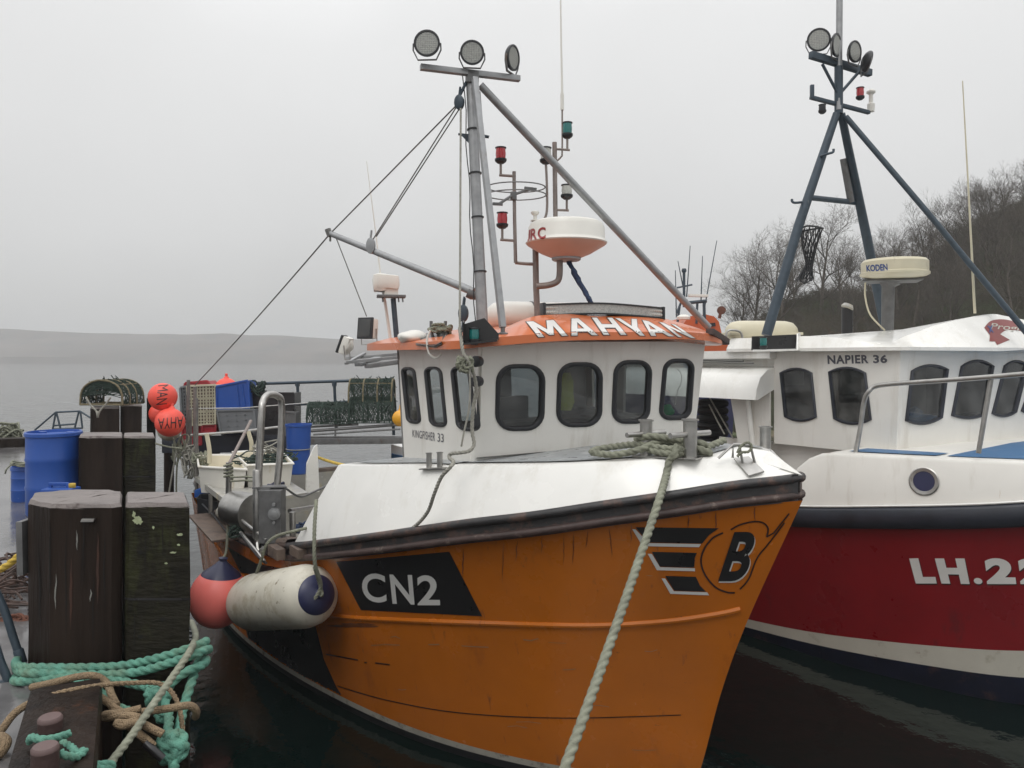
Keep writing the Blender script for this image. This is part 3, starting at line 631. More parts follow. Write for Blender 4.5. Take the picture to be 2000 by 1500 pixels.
# inside the wheelhouse: console, seat, hi-vis jacket, green bag
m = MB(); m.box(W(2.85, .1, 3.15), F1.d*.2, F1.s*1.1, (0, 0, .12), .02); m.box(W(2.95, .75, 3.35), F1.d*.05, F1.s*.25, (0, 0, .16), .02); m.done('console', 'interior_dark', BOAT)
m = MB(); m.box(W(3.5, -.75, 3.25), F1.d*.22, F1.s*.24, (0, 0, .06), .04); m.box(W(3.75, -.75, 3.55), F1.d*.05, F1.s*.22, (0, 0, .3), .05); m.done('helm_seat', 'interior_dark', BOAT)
m = MB(); m.tube([R(1104, y, a=2.75) for y in (728, 745, 765, 785, 800)], [.05, .085, .1, .1, .06], 10, sx=.7); m.disp(.02, 8); tag(m.done('hi_vis_jacket', 'hivis'), 'yellow hi-vis jacket hanging behind the second front window of the orange boat', 'jacket')
m = MB(); m.ball(R(1302, 803, a=2.62), .075, 12); m.disp(.03, 14); tag(m.done('plastic_bag', 'green_bag'), 'crumpled green plastic bag behind the fourth front window of the orange boat', 'bag')
m = MB(); m.tube(spl([R(x, y, a=2.7) for x, y in ((1322, 720), (1330, 730), (1331, 745), (1323, 765), (1319, 790))]), .004, 6); m.done('hanging_cable', 'plastic_white', BOAT)
# ---- roof ----
per = [(2.12,-1.62),(2.02,-1.2),(1.98,-.6),(1.98,0),(1.98,.6),(2.02,1.1),(2.12,1.5),(2.36,1.72),(2.7,1.72),(3.4,1.66),(4.5,1.58),(5.0,1.2),(5.0,0),(5.0,-1.2),(4.5,-1.6),(3.4,-1.68),(2.5,-1.74)]
def rz(a, b): return 3.985+.10*(1-(b/1.7)**2)*(1 if a < 2.4 else .3)+(.03 if b < -.4 else 0)+(.03 if b < -1 else 0)
def inner(a, b):
    ca, cb = 3.4, 0; q = .45/max(.5, sqrt((a-ca)**2+(b-cb)**2)); return a+(ca-a)*q*1.15, b+(cb-b)*q
lo = [W(a, b, rz(a, b)) for a, b in per]; li = [W(a, b, rz(a, b)+.075) for a, b in per]
up = []
for a, b in per:
    ia, ib = inner(a, b); h = (.165+.035*(1-min(1, abs(b)/1.7)**2)) if (a < 2.3 and b < 1.3) else (.19 if b < -1 and a < 3 else .10); up.append(W(ia, ib, rz(a, b)+.075+h))
nb = len(per)
def dens(loop, k=4): return spl(loop, k, True)
und = [W(a*.9+.34, b*.9, rz(a, b)+.005) for a, b in per]
m = MB(); vs = m.grid([dens(und), dens(lo), dens(li), dens([x.lerp(y, .5)+V((0, 0, .012)) for x, y in zip(li, up)]), dens(up)], True)
c = m.bm.verts.new(W(3.4, 0, 4.33))
for i in range(len(vs[-1])): m.bm.faces.new((vs[-1][i], vs[-1][(i+1) % len(vs[-1])], c))
m.cap(vs[0])
ROOF = m.done('roof', 'orange_roof', BOAT, ang=22); TR = bvh_of([ROOF])
# ---- lettering and stripes on the orange boat ----
mark('black_panel', [[[(657,1097),(878,1077),(942,1203),(705,1191)]]], TH, 'vinyl_black', BOAT, .004)
for s_, q in (('C', [(706,1118),(753,1120),(757,1177),(711,1174)]), ('N', [(762,1121),(806,1122),(811,1180),(768,1178)]), ('2', [(815,1122),(857,1123),(861,1181),(817,1181)])):
    write('registration_letter', s_, q, TH, 'vinyl_white', BOAT, off=.02, lift=.010)
mark('dark_stripe', [[[(480,1228),(617,1223),(633,1287),(657,1340),(697,1405),(600,1352),(530,1303),(497,1290)]]], TH, 'vinyl_black', BOAT, .004)
mark('dark_stripe', [[[(445,1068),(500,1100),(560,1112),(600,1108),(610,1130),(520,1125),(470,1118)]]], TH, 'vinyl_black', BOAT, .004)
for x0, x1, y0, y1 in ((637, 700, 1277, 1290), (712, 717, 1293, 1295), (733, 762, 1294, 1299)): mark('scuff_mark', [[[(x0,y0-1),(x1,y1-2.5),(x1,y1),(x0,y0+2)]]], TH, 'vinyl_brown', BOAT, .004)
mark('plank_line', [[stroke(spl2([(660,1340),(760,1368),(900,1392),(1100,1402),(1330,1396)]), 2.0)]], TH, 'vinyl_brown', BOAT, .004)
for bl, wh in (([(1241,1029),(1404,1031),(1385,1044),(1371,1061),(1266,1059)], [(1235,1033),(1241,1033),(1267,1060),(1369,1062),(1365,1068),(1255,1066)]),
               ([(1273,1077),(1361,1079),(1357,1089),(1356,1108),(1289,1106)], [(1265,1081),(1273,1081),(1289,1107),(1357,1109),(1357,1115),(1283,1113)]),
               ([(1299,1124),(1359,1126),(1367,1143),(1379,1155),(1317,1153)], [(1292,1129),(1299,1129),(1316,1154),(1381,1156),(1385,1162),(1309,1159)])):
    mark('emblem_wing', [[bl]], TH, 'vinyl_black', BOAT, .005); mark('emblem_wing_edge', [[wh]], TH, 'vinyl_white', BOAT, .005)
mark('emblem_ring', [[stroke(spl2([(1412,1040),(1392,1050),(1375,1072),(1369,1096),(1377,1122),(1397,1146),(1420,1156),(1435,1157)]), 3.4)], [stroke(spl2([(1427,1034),(1446,1024),(1473,1018),(1491,1021),(1500,1032),(1497,1048)]), 3.2)]], TH, 'vinyl_brown', BOAT, .005)
BQ = [(1434,1038),(1487,1037),(1452,1134),(1402,1134)]
write('emblem_letter_edge', 'B', BQ, TH, 'vinyl_white', BOAT, off=.035, lift=.005, dx=1.5, dy=3.5); write('emblem_letter', 'B', BQ, TH, 'vinyl_black', BOAT, off=.03, lift=.009)
mark('bow_stripe', [[stroke([(1541,1002),(1511,1040),(1497,1048)], 3.0)], [stroke(spl2([(1532,1020),(1500,1062),(1478,1090),(1462,1130),(1445,1150)]), 3.0)]], TH, 'vinyl_brown', BOAT, .006)
# moulded spray rail
def hit(t, x, y, lift=0):
    d = RAY(x, y).normalized(); h = t.ray_cast(CAM, d)
    if h[0] is None: return None
    n = h[1]; n = -n if n.dot(d) > 0 else n
    return h[0]+n*lift
def hits(t, pts, lift=0): return [q for q in (hit(t, x, y, lift) for x, y in pts) if q]
for pts in ([(1446,1190),(1400,1200),(1300,1214),(1150,1222),(940,1217),(800,1212),(670,1205),(610,1190),(540,1160),(480,1130),(450,1105),(425,1068),(408,1040),(395,1015)],):
    m = MB(); m.tube(hits(TH, spl2(pts, 6), -.008), .03, 8); m.done('spray_rail', 'orange_hull', BOAT)
LT = ['M','A','H','Y','A','N']
LQ = [[(1027,629),(1081,625.5),(1109,656),(1051,659)], [(1098,623),(1147,622),(1168,655),(1115,656)], [(1155,621),(1196,621),(1224,654.5),(1178,654.5)], [(1203,622),(1244,625),(1269,656),(1232,656)], [(1240,626),(1284,629),(1313,657),(1271,657)], [(1289,631),(1323,635),(1356,660),(1306,658)]]
LQ[5] = [(1286,629.5),(1318,634.5),(1358,661),(1324,658.5)]
CUST = {3: [[(1200.5,622),(1211,622.5),(1233.5,637.5),(1233,623.5),(1243.7,624),(1245,640),(1259,656),(1249.6,655.7),(1234,643.5)]],
        4: [[(1254,626),(1266,628),(1316,657),(1305,657),(1293,650),(1278,649.5),(1281,656.3),(1271,656)], [(1266.5,634.5),(1281,644.3),(1270.5,644)]]}
for k_, (s_, q) in enumerate(zip(LT, LQ)):
    if k_ in CUST:
        for nm_, m_, gr_, lf in (('name_letter_edge', 'vinyl_black', .9, .003), ('name_letter', 'vinyl_white', -.2, .006)): mark(nm_, [[grow2(l, gr_ if i == 0 else -gr_) for i, l in enumerate(CUST[k_])]], TR, m_, BOAT, lf, 5)
    else: glyph('name_letter_edge', s_, q, TR, 'vinyl_black', BOAT, .9, .003); glyph('name_letter', s_, q, TR, 'vinyl_white', BOAT, -.5, .006)
# weeping rust below the rail, rope rub and scrapes on the hull paint
mat('rust_weep', (.20,.055,.015), .5, var=.4, vs=20); mat('scrape', (.33,.20,.12), .5, var=.3, vs=20); mat('rub_mark', (.16,.05,.015), .5, var=.4, vs=8)
rnd = random.Random(77); ws = []
for x in (985, 1012, 1060, 1121, 1148, 1190, 1345, 1398, 905, 1232, 1475, 1100):
    y = 1054-(x-960)*.145+8; ws.append([crackline(x, y, y+rnd.uniform(25, 95), x, rnd.uniform(1.2, 2.6))])
mark('rust_streaks', ws, TH, 'rust_weep', BOAT, .003, 8)
ws = []
for k in range(16):
    x, y = rnd.uniform(720, 1330), rnd.uniform(1240, 1470); l_ = rnd.uniform(12, 60); ws.append([stroke([(x, y), (x+l_*.5, y+rnd.uniform(-2, 2)), (x+l_, y+rnd.uniform(-3, 3))], rnd.uniform(.8, 1.8))])
mark('scrapes', ws, TH, 'scrape', BOAT, .003, 8)
mark('fender_rub', [[blob(690, 1222, 40, 4, 5, 22, .5)]], TH, 'rub_mark', BOAT, .0025, 8)
write('model_lettering', 'KINGFISHER', [(806,839),(850,845),(850,862),(806,853)], TS, 'grey_text', BOAT, off=0, lift=.004, space=1.08); write('model_number', '33', [(855,845.5),(867,847.5),(867,864),(855,862.5)], TS, 'grey_text', BOAT, off=0, lift=.004)
# ---- deck fittings ----
def bitt(c, r, h, bar=None, name='mooring_bitt', m_='steel'):
    m = MB(); m.lathe(c, (0, 0, 1), [(r*1.0, 0), (r, h*.95), (r*1.25, h*.96), (r*1.25, h), (r*.9, h), (r*.88, h*.9), (.001, h*.9)], 20)
    if bar: m.tube([c+V((0, 0, h*.62))-F1.s*bar, c+V((0, 0, h*.62))+F1.s*bar], r*.42, 12)
    return m.done(name, m_, BOAT)
ba = R(1262, 902, a=1.52); bb = R(1345, 908, a=1.35)
ba = hit(TWB, 1262, 892) or ba; bb = hit(TWB, 1348, 896) or bb
bitt(ba, .052, .31, .22); bitt(bb, .056, .32, .23)
m = MB(); m.box((ba+bb)/2+V((0, 0, .008)), (bb-ba)*.72, (bb-ba).cross(V((0, 0, 1)))*.25, (0, 0, .006), .003); m.done('bitt_base_plate', 'steel', BOAT)
c1 = hit(TWB, 838, 916) or R(838, 914, a=2.9); c2 = hit(TWB, 859, 915) or R(859, 914, a=2.9)
bitt(c1, .026, .15); bitt(c2, .026, .15)
m = MB(); m.box((c1+c2)/2+V((0, 0, .006)), (c2-c1)*1.1, (c2-c1).cross(V((0, 0, 1)))*.4, (0, 0, .006), .003); m.done('bitt_base_plate', 'steel', BOAT)
cp = R(1437, 868, a=1.0); bitt(W(.9, -.75, 3.07), .05, .2)
# roller plate and stainless frame over the bow edge
p0 = [hit(TWB, x, y, .02) for x, y in ((1432,900),(1462,898),(1492,926),(1462,934))]
if all(p0):
    m = MB(); m.prism(p0, V((0, 0, .012))); m.done('fairlead_plate', 'steel', BOAT, flat=True)
def PF(x, y, lift=0): 
    h = hit(TWB, x, y, lift); return h or R(x, y, a=.55)
m = MB(); g = PF(1448, 912)
def near(x, y, ref): return U(x, y, ref.y)
for pts in ([(1403,895),(1432,868),(1431,894)], [(1444,870),(1452,912)], [(1466,872),(1476,910)], [(1432,868),(1444,868),(1466,872)]):
    m.tube([near(x, y, g) for x, y in pts], .011, 8)
m.done('fairlead_frame', 'steel', BOAT)
m = MB(); m.rope(spl([near(x, y, g+V((0, -.02, 0))) for x, y in ((1440,885),(1447,872),(1460,864),(1468,872),(1462,882),(1448,884),(1440,892))], 6), .011, 9); tag(m.done('rope_lashing', 'rope_dull'), 'short dark lashing looped round the stainless fairlead frame at the bow', 'rope')
# ---- mast tripod ----
YM = 7.75
def pole(name, pts, r, m_='galv', par=None, n=14): m = MB(); m.tube(pts, r, n); return m.done(name, m_, par or BOAT)
mb_ = R(943, 628, b=1.15); mt_ = U(919, 150, YM)
MAST = pole('mast_pole', [mb_-V((0, 0, .1)), mt_], [.058, .05])
for t_ in (.2, .42, .6, .78):
    m = MB(); p = mb_.lerp(mt_, t_); m.lathe(p, mt_-mb_, [(.056, -.006), (.064, -.006), (.064, .006), (.056, .006)], 14); m.done('cable_tie', 'plastic_black', MAST)
m = MB(); m.tube([mb_.lerp(mt_, t_)+V((-.07-.01*sin(t_*20), -.02, 0)) for t_ in [i/14 for i in range(15)]], .006, 6); m.done('cable', 'plastic_black', MAST)
s0 = R(982, 640, a=2.18); m = MB(); m.beam(s0, U(927, 152, YM-.12), .055, .055, .008); m.done('mast_strut', 'galv', BOAT)
m = MB(); m.lathe(s0-V((0, 0, .07)), (0, 0, 1), [(.05, 0), (.05, .02), (.02, .03), (.02, .08)], 12); m.done('strut_foot', 'galv_dark', BOAT)
q0 = hit(TR, 1384, 648) or R(1384, 648, a=2.3); pole('mast_strut', [q0+V((0, 0, .05)), U(938, 166, YM+.02)], [.042, .04])
m = MB(); m.beam(hit(TR, 1384, 652, .03) or q0, R(1418, 668, a=2.2), .09, .07, .01); m.done('strut_foot', 'rub_brown', BOAT)
pole('mast_rung', [U(895, 262, YM), U(955, 268, YM+.02)], [.012, .012], 'bluegrey')
m = MB(); m.prism([U(897, 260, YM-.02), U(921, 262, YM-.02), U(919, 283, YM-.02)], (0, .012, 0)); m.done('rung_gusset', 'bluegrey', BOAT)
m = MB(); m.prism([U(942, 262, YM), U(956, 265, YM), U(943, 270, YM)], (0, .012, 0)); m.done('rung_gusset', 'bluegrey', BOAT)
ch = MB(); ch.beam(U(934, 180, YM+.07), U(944, 300, YM+.08), .05, .04, .005); ch.done('cable_channel', 'galv_dark', MAST)
# crossbar and three round work lights
xa, xb = U(821, 131, 7.55), U(1015, 154, 7.87); m = MB(); m.beam(xa, xb, .065, .055, .006); CB = m.done('crossbar', 'galv', BOAT)
m = MB(); m.rbox(U(922, 152, 7.73), .12, .1, .12, .3, .01); m.done('mast_cap', 'galv_dark', BOAT)
def worklight(c, r, face, par, nm='work_light', dx=.03, bk=.06, up=V((0, 0, 1))):
    # face: direction the lens looks
    face = V(face).normalized(); m = MB()
    m.lathe(c, face, [(r*.45, -bk), (r*.8, -bk*.6), (r*.98, -.01), (r, 0), (r, .018), (r*.86, .02), (r*.84, .008)], 28); o = m.done(nm, 'plastic_black', par)
    m = MB(); m.lathe(c+face*.008, face, [(r*.84, 0), (r*.84, .002)], 28); m.done('lens', 'lens', o)
    x = up.cross(face).normalized(); y = face.cross(x); m = MB(); n_ = 6
    for i in range(-n_, n_+1):
        for j in range(-n_, n_+1):
            px, py = i*r*.14, j*r*.14
            if px*px+py*py < (r*.76)**2: m.lathe(c+face*.010+x*px+y*py, face, [(r*.055, 0), (r*.042, .005)], 6)
    m.done('lamp_beads', 'lens_white', o)
    m = MB(); m.tube([c+x*r*1.04, c+x*r*1.06-y*r*.5, c+x*r*.7-y*r*1.22, c-x*r*.7-y*r*1.22, c-x*r*1.06-y*r*.5, c-x*r*1.04], .008, 6, sx=1.6); m.done('bracket', 'galv_dark', o)
    return o
worklight(U(834, 85, 7.45), .128, (-.05, -1, -.05), BOAT); worklight(U(922, 103, 7.62), .120, (.12, -1, -.12), BOAT); worklight(U(1001, 113, 7.8), .128, (.86, -.45, -.1), BOAT)
# derrick boom, blocks, stays
bt = U(645, 456, 8.7); gk = U(926, 570, 7.72); pole('boom', [gk, bt], [.042, .032]); m = MB(); m.lathe(gk-V((.02, 0, .03)), (.9, 0, -.4), [(.048, -.05), (.05, 0), (.035, .05)], 12); m.done('gooseneck', 'galv_dark', BOAT)
m = MB(); m.tube([bt+V((-.03, 0, .05)), bt+V((0, 0, -.03))], .035, 8); m.tube([bt+V((.0, 0, 0)), bt+V((.0, 0, -.09))], .012, 6); m.done('boom_end_fitting', 'wire', BOAT)
def wire(name, a, b, r=.006, sag=0, m_='wire', label=None, par=BOAT):
    m = MB(); m.tube([a.lerp(b, i/12)-V((0, 0, sag*4*(i/12)*(1-i/12))) for i in range(13)], r, 5); o = m.done(name, m_, par); return o
blk = U(897, 200, 7.7); wire('stay_wire', blk, bt, .008); wire('stay_wire', blk, U(727, 470, 8.35), .007); wire('stay_wire', blk+V((.03, 0, -.02)), U(735, 462, 8.35), .007)
stern_post_top = U(381, 752, 13.0); wire('stay_wire', bt, stern_post_top, .009, .03); wire('stay_wire', U(657, 466, 8.65), R(716, 618, a=4.6), .006)
def blockp(c, r, th, ax, par=BOAT, m_='bluegrey', nm='pulley_block', up=1.5):
    m = MB(); m.lathe(c, ax, [(r*.6, -th), (r, -th*.6), (r, th*.6), (r*.6, th)], 16); 
    for v in m.bm.verts: v.co.z = c.z+(v.co.z-c.z)*up
    m.tube([c+V((0, 0, r*up)), c+V((.01, 0, r*up+.08))], .012, 6); return m.done(nm, m_, par)
blockp(blk+V((-.0, 0, 0)), .05, .03, (.3, 1, 0)); blockp(U(724, 480, 8.35), .055, .02, (.4, 1, 0), m_='galv', up=1.6); blockp(U(905, 612, 7.6), .05, .03, (.3, 1, 0), up=1.7)
for a_, b_ in ((U(907, 583, 7.65), U(905, 600, 7.6)), (U(905, 628, 7.6), U(903, 650, 7.6)), (blk+V((0, 0, .06)), U(911, 160, 7.72))):
    m = MB(); m.tube([a_, b_], .016, 8); m.done('block_shackle', 'bluegrey', BOAT)
# ---- roof furniture ----
m = MB(); bx = [U(905, 632, 7.05), U(945, 620, 7.1), U(972, 655, 7.15), U(972, 663, 7.15), U(907, 671, 7.05)]
m.prism([U(903, 634, 6.80), U(946, 621, 6.80), U(974, 652, 6.80), U(974, 664, 6.80), U(905, 671, 6.80)], (0, .03, 0)); m.prism([U(904, 674, 6.62), U(971, 667, 6.66), U(974, 664, 6.82), U(904, 671, 6.82)], (0, 0, .015)); m.beam(U(905, 652, 6.64), U(905, 648, 6.80), .012, .2); m.done('light_screen', 'vinyl_black', BOAT, flat=True)
def navlamp(c, r, h, lens, par=None, nm='navigation_light'):
    m = MB(); m.lathe(c, (0, 0, 1), [(r*.6, -.03), (r*.8, -.02), (r, -.012), (r*1.12, 0), (r*1.12, .02), (r*.85, .022), (r*.85, h-.012), (r*1.05, h-.010), (r*1.05, h), (.001, h+.006)], 20); o = m.done(nm, 'plastic_black', par or BOAT)
    m = MB(); m.lathe(c, (0, 0, 1), [(r*.9, .023), (r*.98, h*.5), (r*.9, h-.013)], 20); m.done('coloured_lens', lens, o); return o
navlamp(U(926, 667, 6.73), .045, .12, 'lens_green')
YA = 8.35
def px3(pts, Y): return [U(x, y, Y) for x, y in pts]
pole('aerial_pole', px3([(1050, 625), (1047, 560), (1046, 500), (1045, 430)], YA), .034, 'brownpipe'); 
m = MB(); m.lathe(U(1045, 430, YA), (0, 0, 1), [(.05, -.01), (.05, 0), (.02, .0), (.02, .05), (.035, .06), (.045, .075), (.045, .09), (.02, .1)], 14); m.done('gps_aerial', 'plastic_white', BOAT)
pole('lamp_arm', spl(px3([(1045, 516), (1025, 515), (1006, 513)], YA), 4), .018, 'brownpipe'); pole('aerial_pole', px3([(1007, 513), (1005, 425), (1004, 335)], YA-.02), .020, 'brownpipe')
pole('lamp_arm', px3([(1004, 344), (975, 342)], YA-.02), .015, 'brownpipe'); pole('lamp_arm', px3([(978, 342), (978, 316)], YA-.02), .014, 'brownpipe'); navlamp(U(978, 314, YA-.02), .058, .145, 'lens_red')
pole('lamp_arm', px3([(1004, 470), (977, 468)], YA-.02), .015, 'brownpipe'); pole('lamp_arm', px3([(981, 468), (981, 443)], YA-.02), .014, 'brownpipe'); navlamp(U(981, 441, YA-.02), .058, .145, 'lens_red')
pole('lamp_arm', spl(px3([(1047, 440), (1060, 432), (1068, 412), (1068, 360), (1066, 316)], YA+.02), 5), .014, 'brownpipe'); navlamp(U(1066, 315, YA+.02), .06, .15, 'lens_white')
pole('aerial_pole', px3([(1085, 440), (1084, 360), (1083, 278)], YA+.1), .026, 'brownpipe')
pole('lamp_arm', px3([(1085, 291), (1113, 293)], YA+.1), .013, 'brownpipe'); pole('lamp_arm', px3([(1108, 293), (1108, 266)], YA+.1), .013, 'brownpipe'); navlamp(U(1108, 265, YA+.1), .055, .145, 'lens_green')
pole('lamp_arm', px3([(1086, 410), (1111, 411)], YA+.1), .013, 'brownpipe'); pole('lamp_arm', px3([(1107, 411), (1107, 386)], YA+.1), .013, 'brownpipe'); navlamp(U(1107, 384, YA+.1), .06, .13, 'lens_white')
pole('lamp_arm', spl(px3([(1088, 314), (1096, 306), (1098, 295), (1098, 215)], YA+.1), 5), .010, 'brownpipe')
m = MB(); m.tube(px3([(1098, 215), (1098, 183)], YA+.1), .02, 8); m.tube(px3([(1098, 185), (1096, 80), (1094, -60)], YA+.1), [.013, .010, .007], 8); m.done('whip_aerial', 'plastic_white', BOAT)
m = MB()                                             # twin wire rings of the direction-finding loop
for dy, rr in ((366, .315), (381, .325)):
    c = U(1008, dy, YA-.02); m.tube([c+V((cos(a)*rr, sin(a)*rr, .012*sin(a))) for a in [2*pi*k/40 for k in range(40)]], .007, 6, closed=True)
m.tube([U(975, 398, YA-.25), U(1003, 380, YA-.02), U(1040, 368, YA+.15)], .016, 8); m.beam(U(1024, 367, YA+.1), U(1048, 370, YA+.12), .03, .03); m.beam(U(962, 398, YA-.25), U(982, 399, YA-.25), .03, .03); m.rbox(U(1003, 383, YA-.03), .07, .07, .09); m.done('loop_antenna', 'galv_dark', BOAT)
def radome(c, R_, parent, under='dome_under', body='plastic_white', nm='radar_dome', k=1.0):
    m = MB(); m.lathe(c, (0, 0, 1), [(R_*1.0, 0), (R_*1.02, .012), (R_*.985, .03), (R_*.965, .05*k), (R_*.95, .17*k), (R_*.90, .215*k), (R_*.80, .235*k), (R_*.5, .245*k), (.001, .248*k)], 56); o = m.done(nm, body, parent)
    m = MB(); m.lathe(c, (0, 0, 1), [(R_*.36, -.145), (R_*.42, -.135), (R_*.62, -.10), (R_*.97, -.012), (R_*1.0, .002)], 56, caps=False); m.done('dome_underside', under, o)
    return o
RC = U(1106, 477, 8.15); RD = radome(RC, .425, BOAT); TRD = bvh_of([RD])
m = MB(); m.lathe(RC-V((0, 0, .165)), (0, 0, 1), [(.14, -.012), (.155, 0), (.155, .025)], 20); m.done('dome_flange', 'galv', RD)
write('lettering', 'J', [(1030,451),(1037,448),(1035,470),(1030,471)], TRD, 'red_text', RD, off=.03, lift=.003, cell=3)
write('lettering', 'R', [(1038,447),(1048,445),(1049,467),(1036,470)], TRD, 'red_text', RD, off=.03, lift=.003, cell=3); write('lettering', 'C', [(1050,445),(1066,443),(1066,466),(1051,468)], TRD, 'red_text', RD, off=.03, lift=.003, cell=3)
pole('radar_arm', spl(px3([(1048, 559), (1070, 557), (1088, 550), (1093, 535), (1093, 506)], 8.15), 6), .034, 'brownpipe')
m = MB(); m.tube(px3([(1109, 508), (1118, 525), (1132, 553), (1148, 580), (1156, 594)], 8.2), .024, 8); bmesh.ops.subdivide_edges(m.bm, edges=m.bm.edges[:], cuts=3); m.disp(.02, 45); m.done('wrapped_cable', 'rope_blue', BOAT)
# light bar, life raft canister, aft lights, covered radar
la, lb = U(1060, 606, 7.75), U(1292, 612, 8.45); md = U(1175, 603, 8.02)
arc = spl([la, md, lb], 10); fr_n = (lb-la).cross(V((0, 0, 1))).normalized(); fr_n = -fr_n if fr_n.y > 0 else fr_n
m = MB(); rows = []
for p in arc: rows.append([p+fr_n*.05+V((0, 0, .062)), p+fr_n*.05+V((0, 0, .048)), p+fr_n*.035+V((0, 0, .045)), p+fr_n*.035-V((0, 0, .045)), p+fr_n*.05-V((0, 0, .048)), p+fr_n*.05-V((0, 0, .062)), p-fr_n*.04-V((0, 0, .05)), p-fr_n*.04+V((0, 0, .05))])
vs = m.grid(rows, True); m.cap(vs[0]); m.cap(vs[-1][::-1]); m.rbox(la+V((0, 0, -.01)), .03, .12, .17, .3); m.rbox(lb+V((0, 0, -.03)), .03, .12, .2, .3); LB = m.done('light_bar', 'plastic_black', BOAT, ang=30)
m = MB(); m.grid([[p+fr_n*.037+V((0, 0, .044)) for p in arc], [p+fr_n*.037-V((0, 0, .044)) for p in arc]]); m.done('lens', 'lens', LB)
m = MB(); nbd = 60
for i in range(nbd):
    p = la.lerp(lb, (i+.5)/nbd); q = arc[min(len(arc)-1, int((i+.5)/nbd*(len(arc)-1)+.5))]; p = V((p.x, p.y, q.z))
    off = (q-p); p = p+off*0+fr_n*(.042+.02*(1-abs(2*(i+.5)/nbd-1)))
    for z_ in (.022, -.022): m.lathe(p+V((0, 0, z_)), fr_n, [(.016, 0), (.008, .006)], 8)
m.done('lamp_beads', 'lens_white', LB)
def capsule(c, ax, L_, r, m_, nm, par, flat=.8):
    m = MB(); pr = [(r*.05, -L_/2), (r*.55, -L_/2+.02), (r*.85, -L_/2+.08), (r*.98, -L_/2+.18), (r, -L_/2+.3), (r, L_/2-.3), (r*.98, L_/2-.18), (r*.85, L_/2-.08), (r*.55, L_/2-.02), (r*.05, L_/2)]
    m.lathe(c, ax, pr, 28)
    for v in m.bm.verts: v.co.z = c.z+(v.co.z-c.z)*flat
    return m.done(nm, m_, par)
LC = W(3.35, .1, 4.40); LC = U(1075, 618, 8.7)
lr = capsule(LC, (.95, .3, 0), 1.5, .19, 'plastic_white', 'life_raft_canister', None, .85); tag(lr, 'white life raft canister lying on the orange wheelhouse roof behind the light bar', 'life raft canister')
m = MB()
for k in (-.25, .35): m.lathe(LC, (.95, .3, 0), [(.192, k), (.196, k+.01), (.192, k+.03)], 24, caps=False)
for v in m.bm.verts: v.co.z = LC.z+(v.co.z-LC.z)*.86
o = m.done('strap', 'plastic_black', lr)
rk = [R(650, 708, a=5.3), R(700, 688, a=5.3), R(770, 700, b=1.3), R(715, 722, a=5.2)]
m = MB()
YR = 10.2
m.beam(U(676, 708, YR), U(776, 698, YR+.2), .05, .04); m.beam(U(676, 700, YR+.5), U(776, 692, YR+.6), .05, .04); m.beam(U(676, 710, YR), U(712, 690, YR+.6), .05, .03); m.beam(U(700, 712, YR), U(740, 700, YR+.5), .12, .05); m.beam(U(716, 715, YR), U(776, 707, YR+.2), .2, .06); m.done('aft_gantry', 'galv', BOAT)
def flood(c, s, face, nm='flood_light'):
    face = V(face).normalized(); X, Y, D = basis(face); m = MB()
    m.box(c-D*s*.25, X*s*.42, Y*s*.5, D*s*.22, s*.15); m.lathe(c-D*s*.45, D, [(s*.15, -s*.2), (s*.38, -s*.05), (s*.42, .02)], 16); o = m.done(nm, 'plastic_white', BOAT)
    m = MB(); m.box(c+D*.005, X*s*.44, Y*s*.52, D*.015, .012); m.done('bezel', 'plastic_black', o); m = MB(); m.box(c+D*.02, X*s*.34, Y*s*.42, D*.006, .003); m.done('lens', 'lens_green' if 0 else 'glass_dark', o)
    m = MB(); m.tube([c+X*s*.46-D*.06, c+X*s*.46-V((0, 0, s*.75))-D*.08, c-X*s*.46-V((0, 0, s*.75))-D*.08, c-X*s*.46-D*.06], .008, 6); m.done('bracket', 'steel', o)
flood(U(714, 641, 9.6), .26, (-.45, -.9, .1)); flood(U(668, 672, 9.9), .23, (-.95, .1, .35))
pole('radar_post', px3([(768, 583), (775, 665)], 9.2), .032, 'bluegrey'); m = MB(); m.rbox(U(764, 579, 9.2), .34, .2, .03, .2, .005)
for x_ in (747, 778, 786): m.tube(px3([(x_, 580), (x_+1, 590)], 9.15), .01, 6)
m.done('radar_bracket', 'galv_dark', BOAT)
m = MB(); m.rbox(U(757, 552, 9.2), .27, .24, .17, .2, .05); m.rbox(U(742, 553, 9.2), .17, .26, .22, .2, .07); m.rbox(U(764, 569, 9.2), .16, .16, .12, .2, .02); bmesh.ops.subdivide_edges(m.bm, edges=m.bm.edges[:], cuts=1); m.disp(.012, 12); m.done('covered_search_light', 'plastic_white', BOAT)
m = MB(); m.tube(px3([(763, 665), (752, 590), (744, 545)], 9.3), [.02, .018, .014], 8); m.tube(px3([(744, 545), (732, 440), (716, 315)], 9.3), [.011, .008, .004], 6); m.done('whip_aerial', 'plastic_white', BOAT)
m = MB(); m.prism([hit(TR, x, y, .012) for x, y in ((816,675),(836,655),(876,653),(866,672),(852,679))], V((-.01, -.02, .015))); m.done('roof_hatch', 'vinyl_black', BOAT, flat=True)
m = MB(); m.ball(hit(TR, 806, 664, .03), .15, 16, .45); m.disp(.02, 10); tag(m.done('plastic_sheet', 'plastic_white'), 'crumpled clear white plastic bag lying on the orange roof beside the dark hatch', 'bag')
m = MB()
for x_ in (842, 870): m.tube(px3([(x_+3, 658), (x_, 640), (x_, 627)], 7.75), .016, 8)
m.done('roof_cleat', 'galv_dark', BOAT)
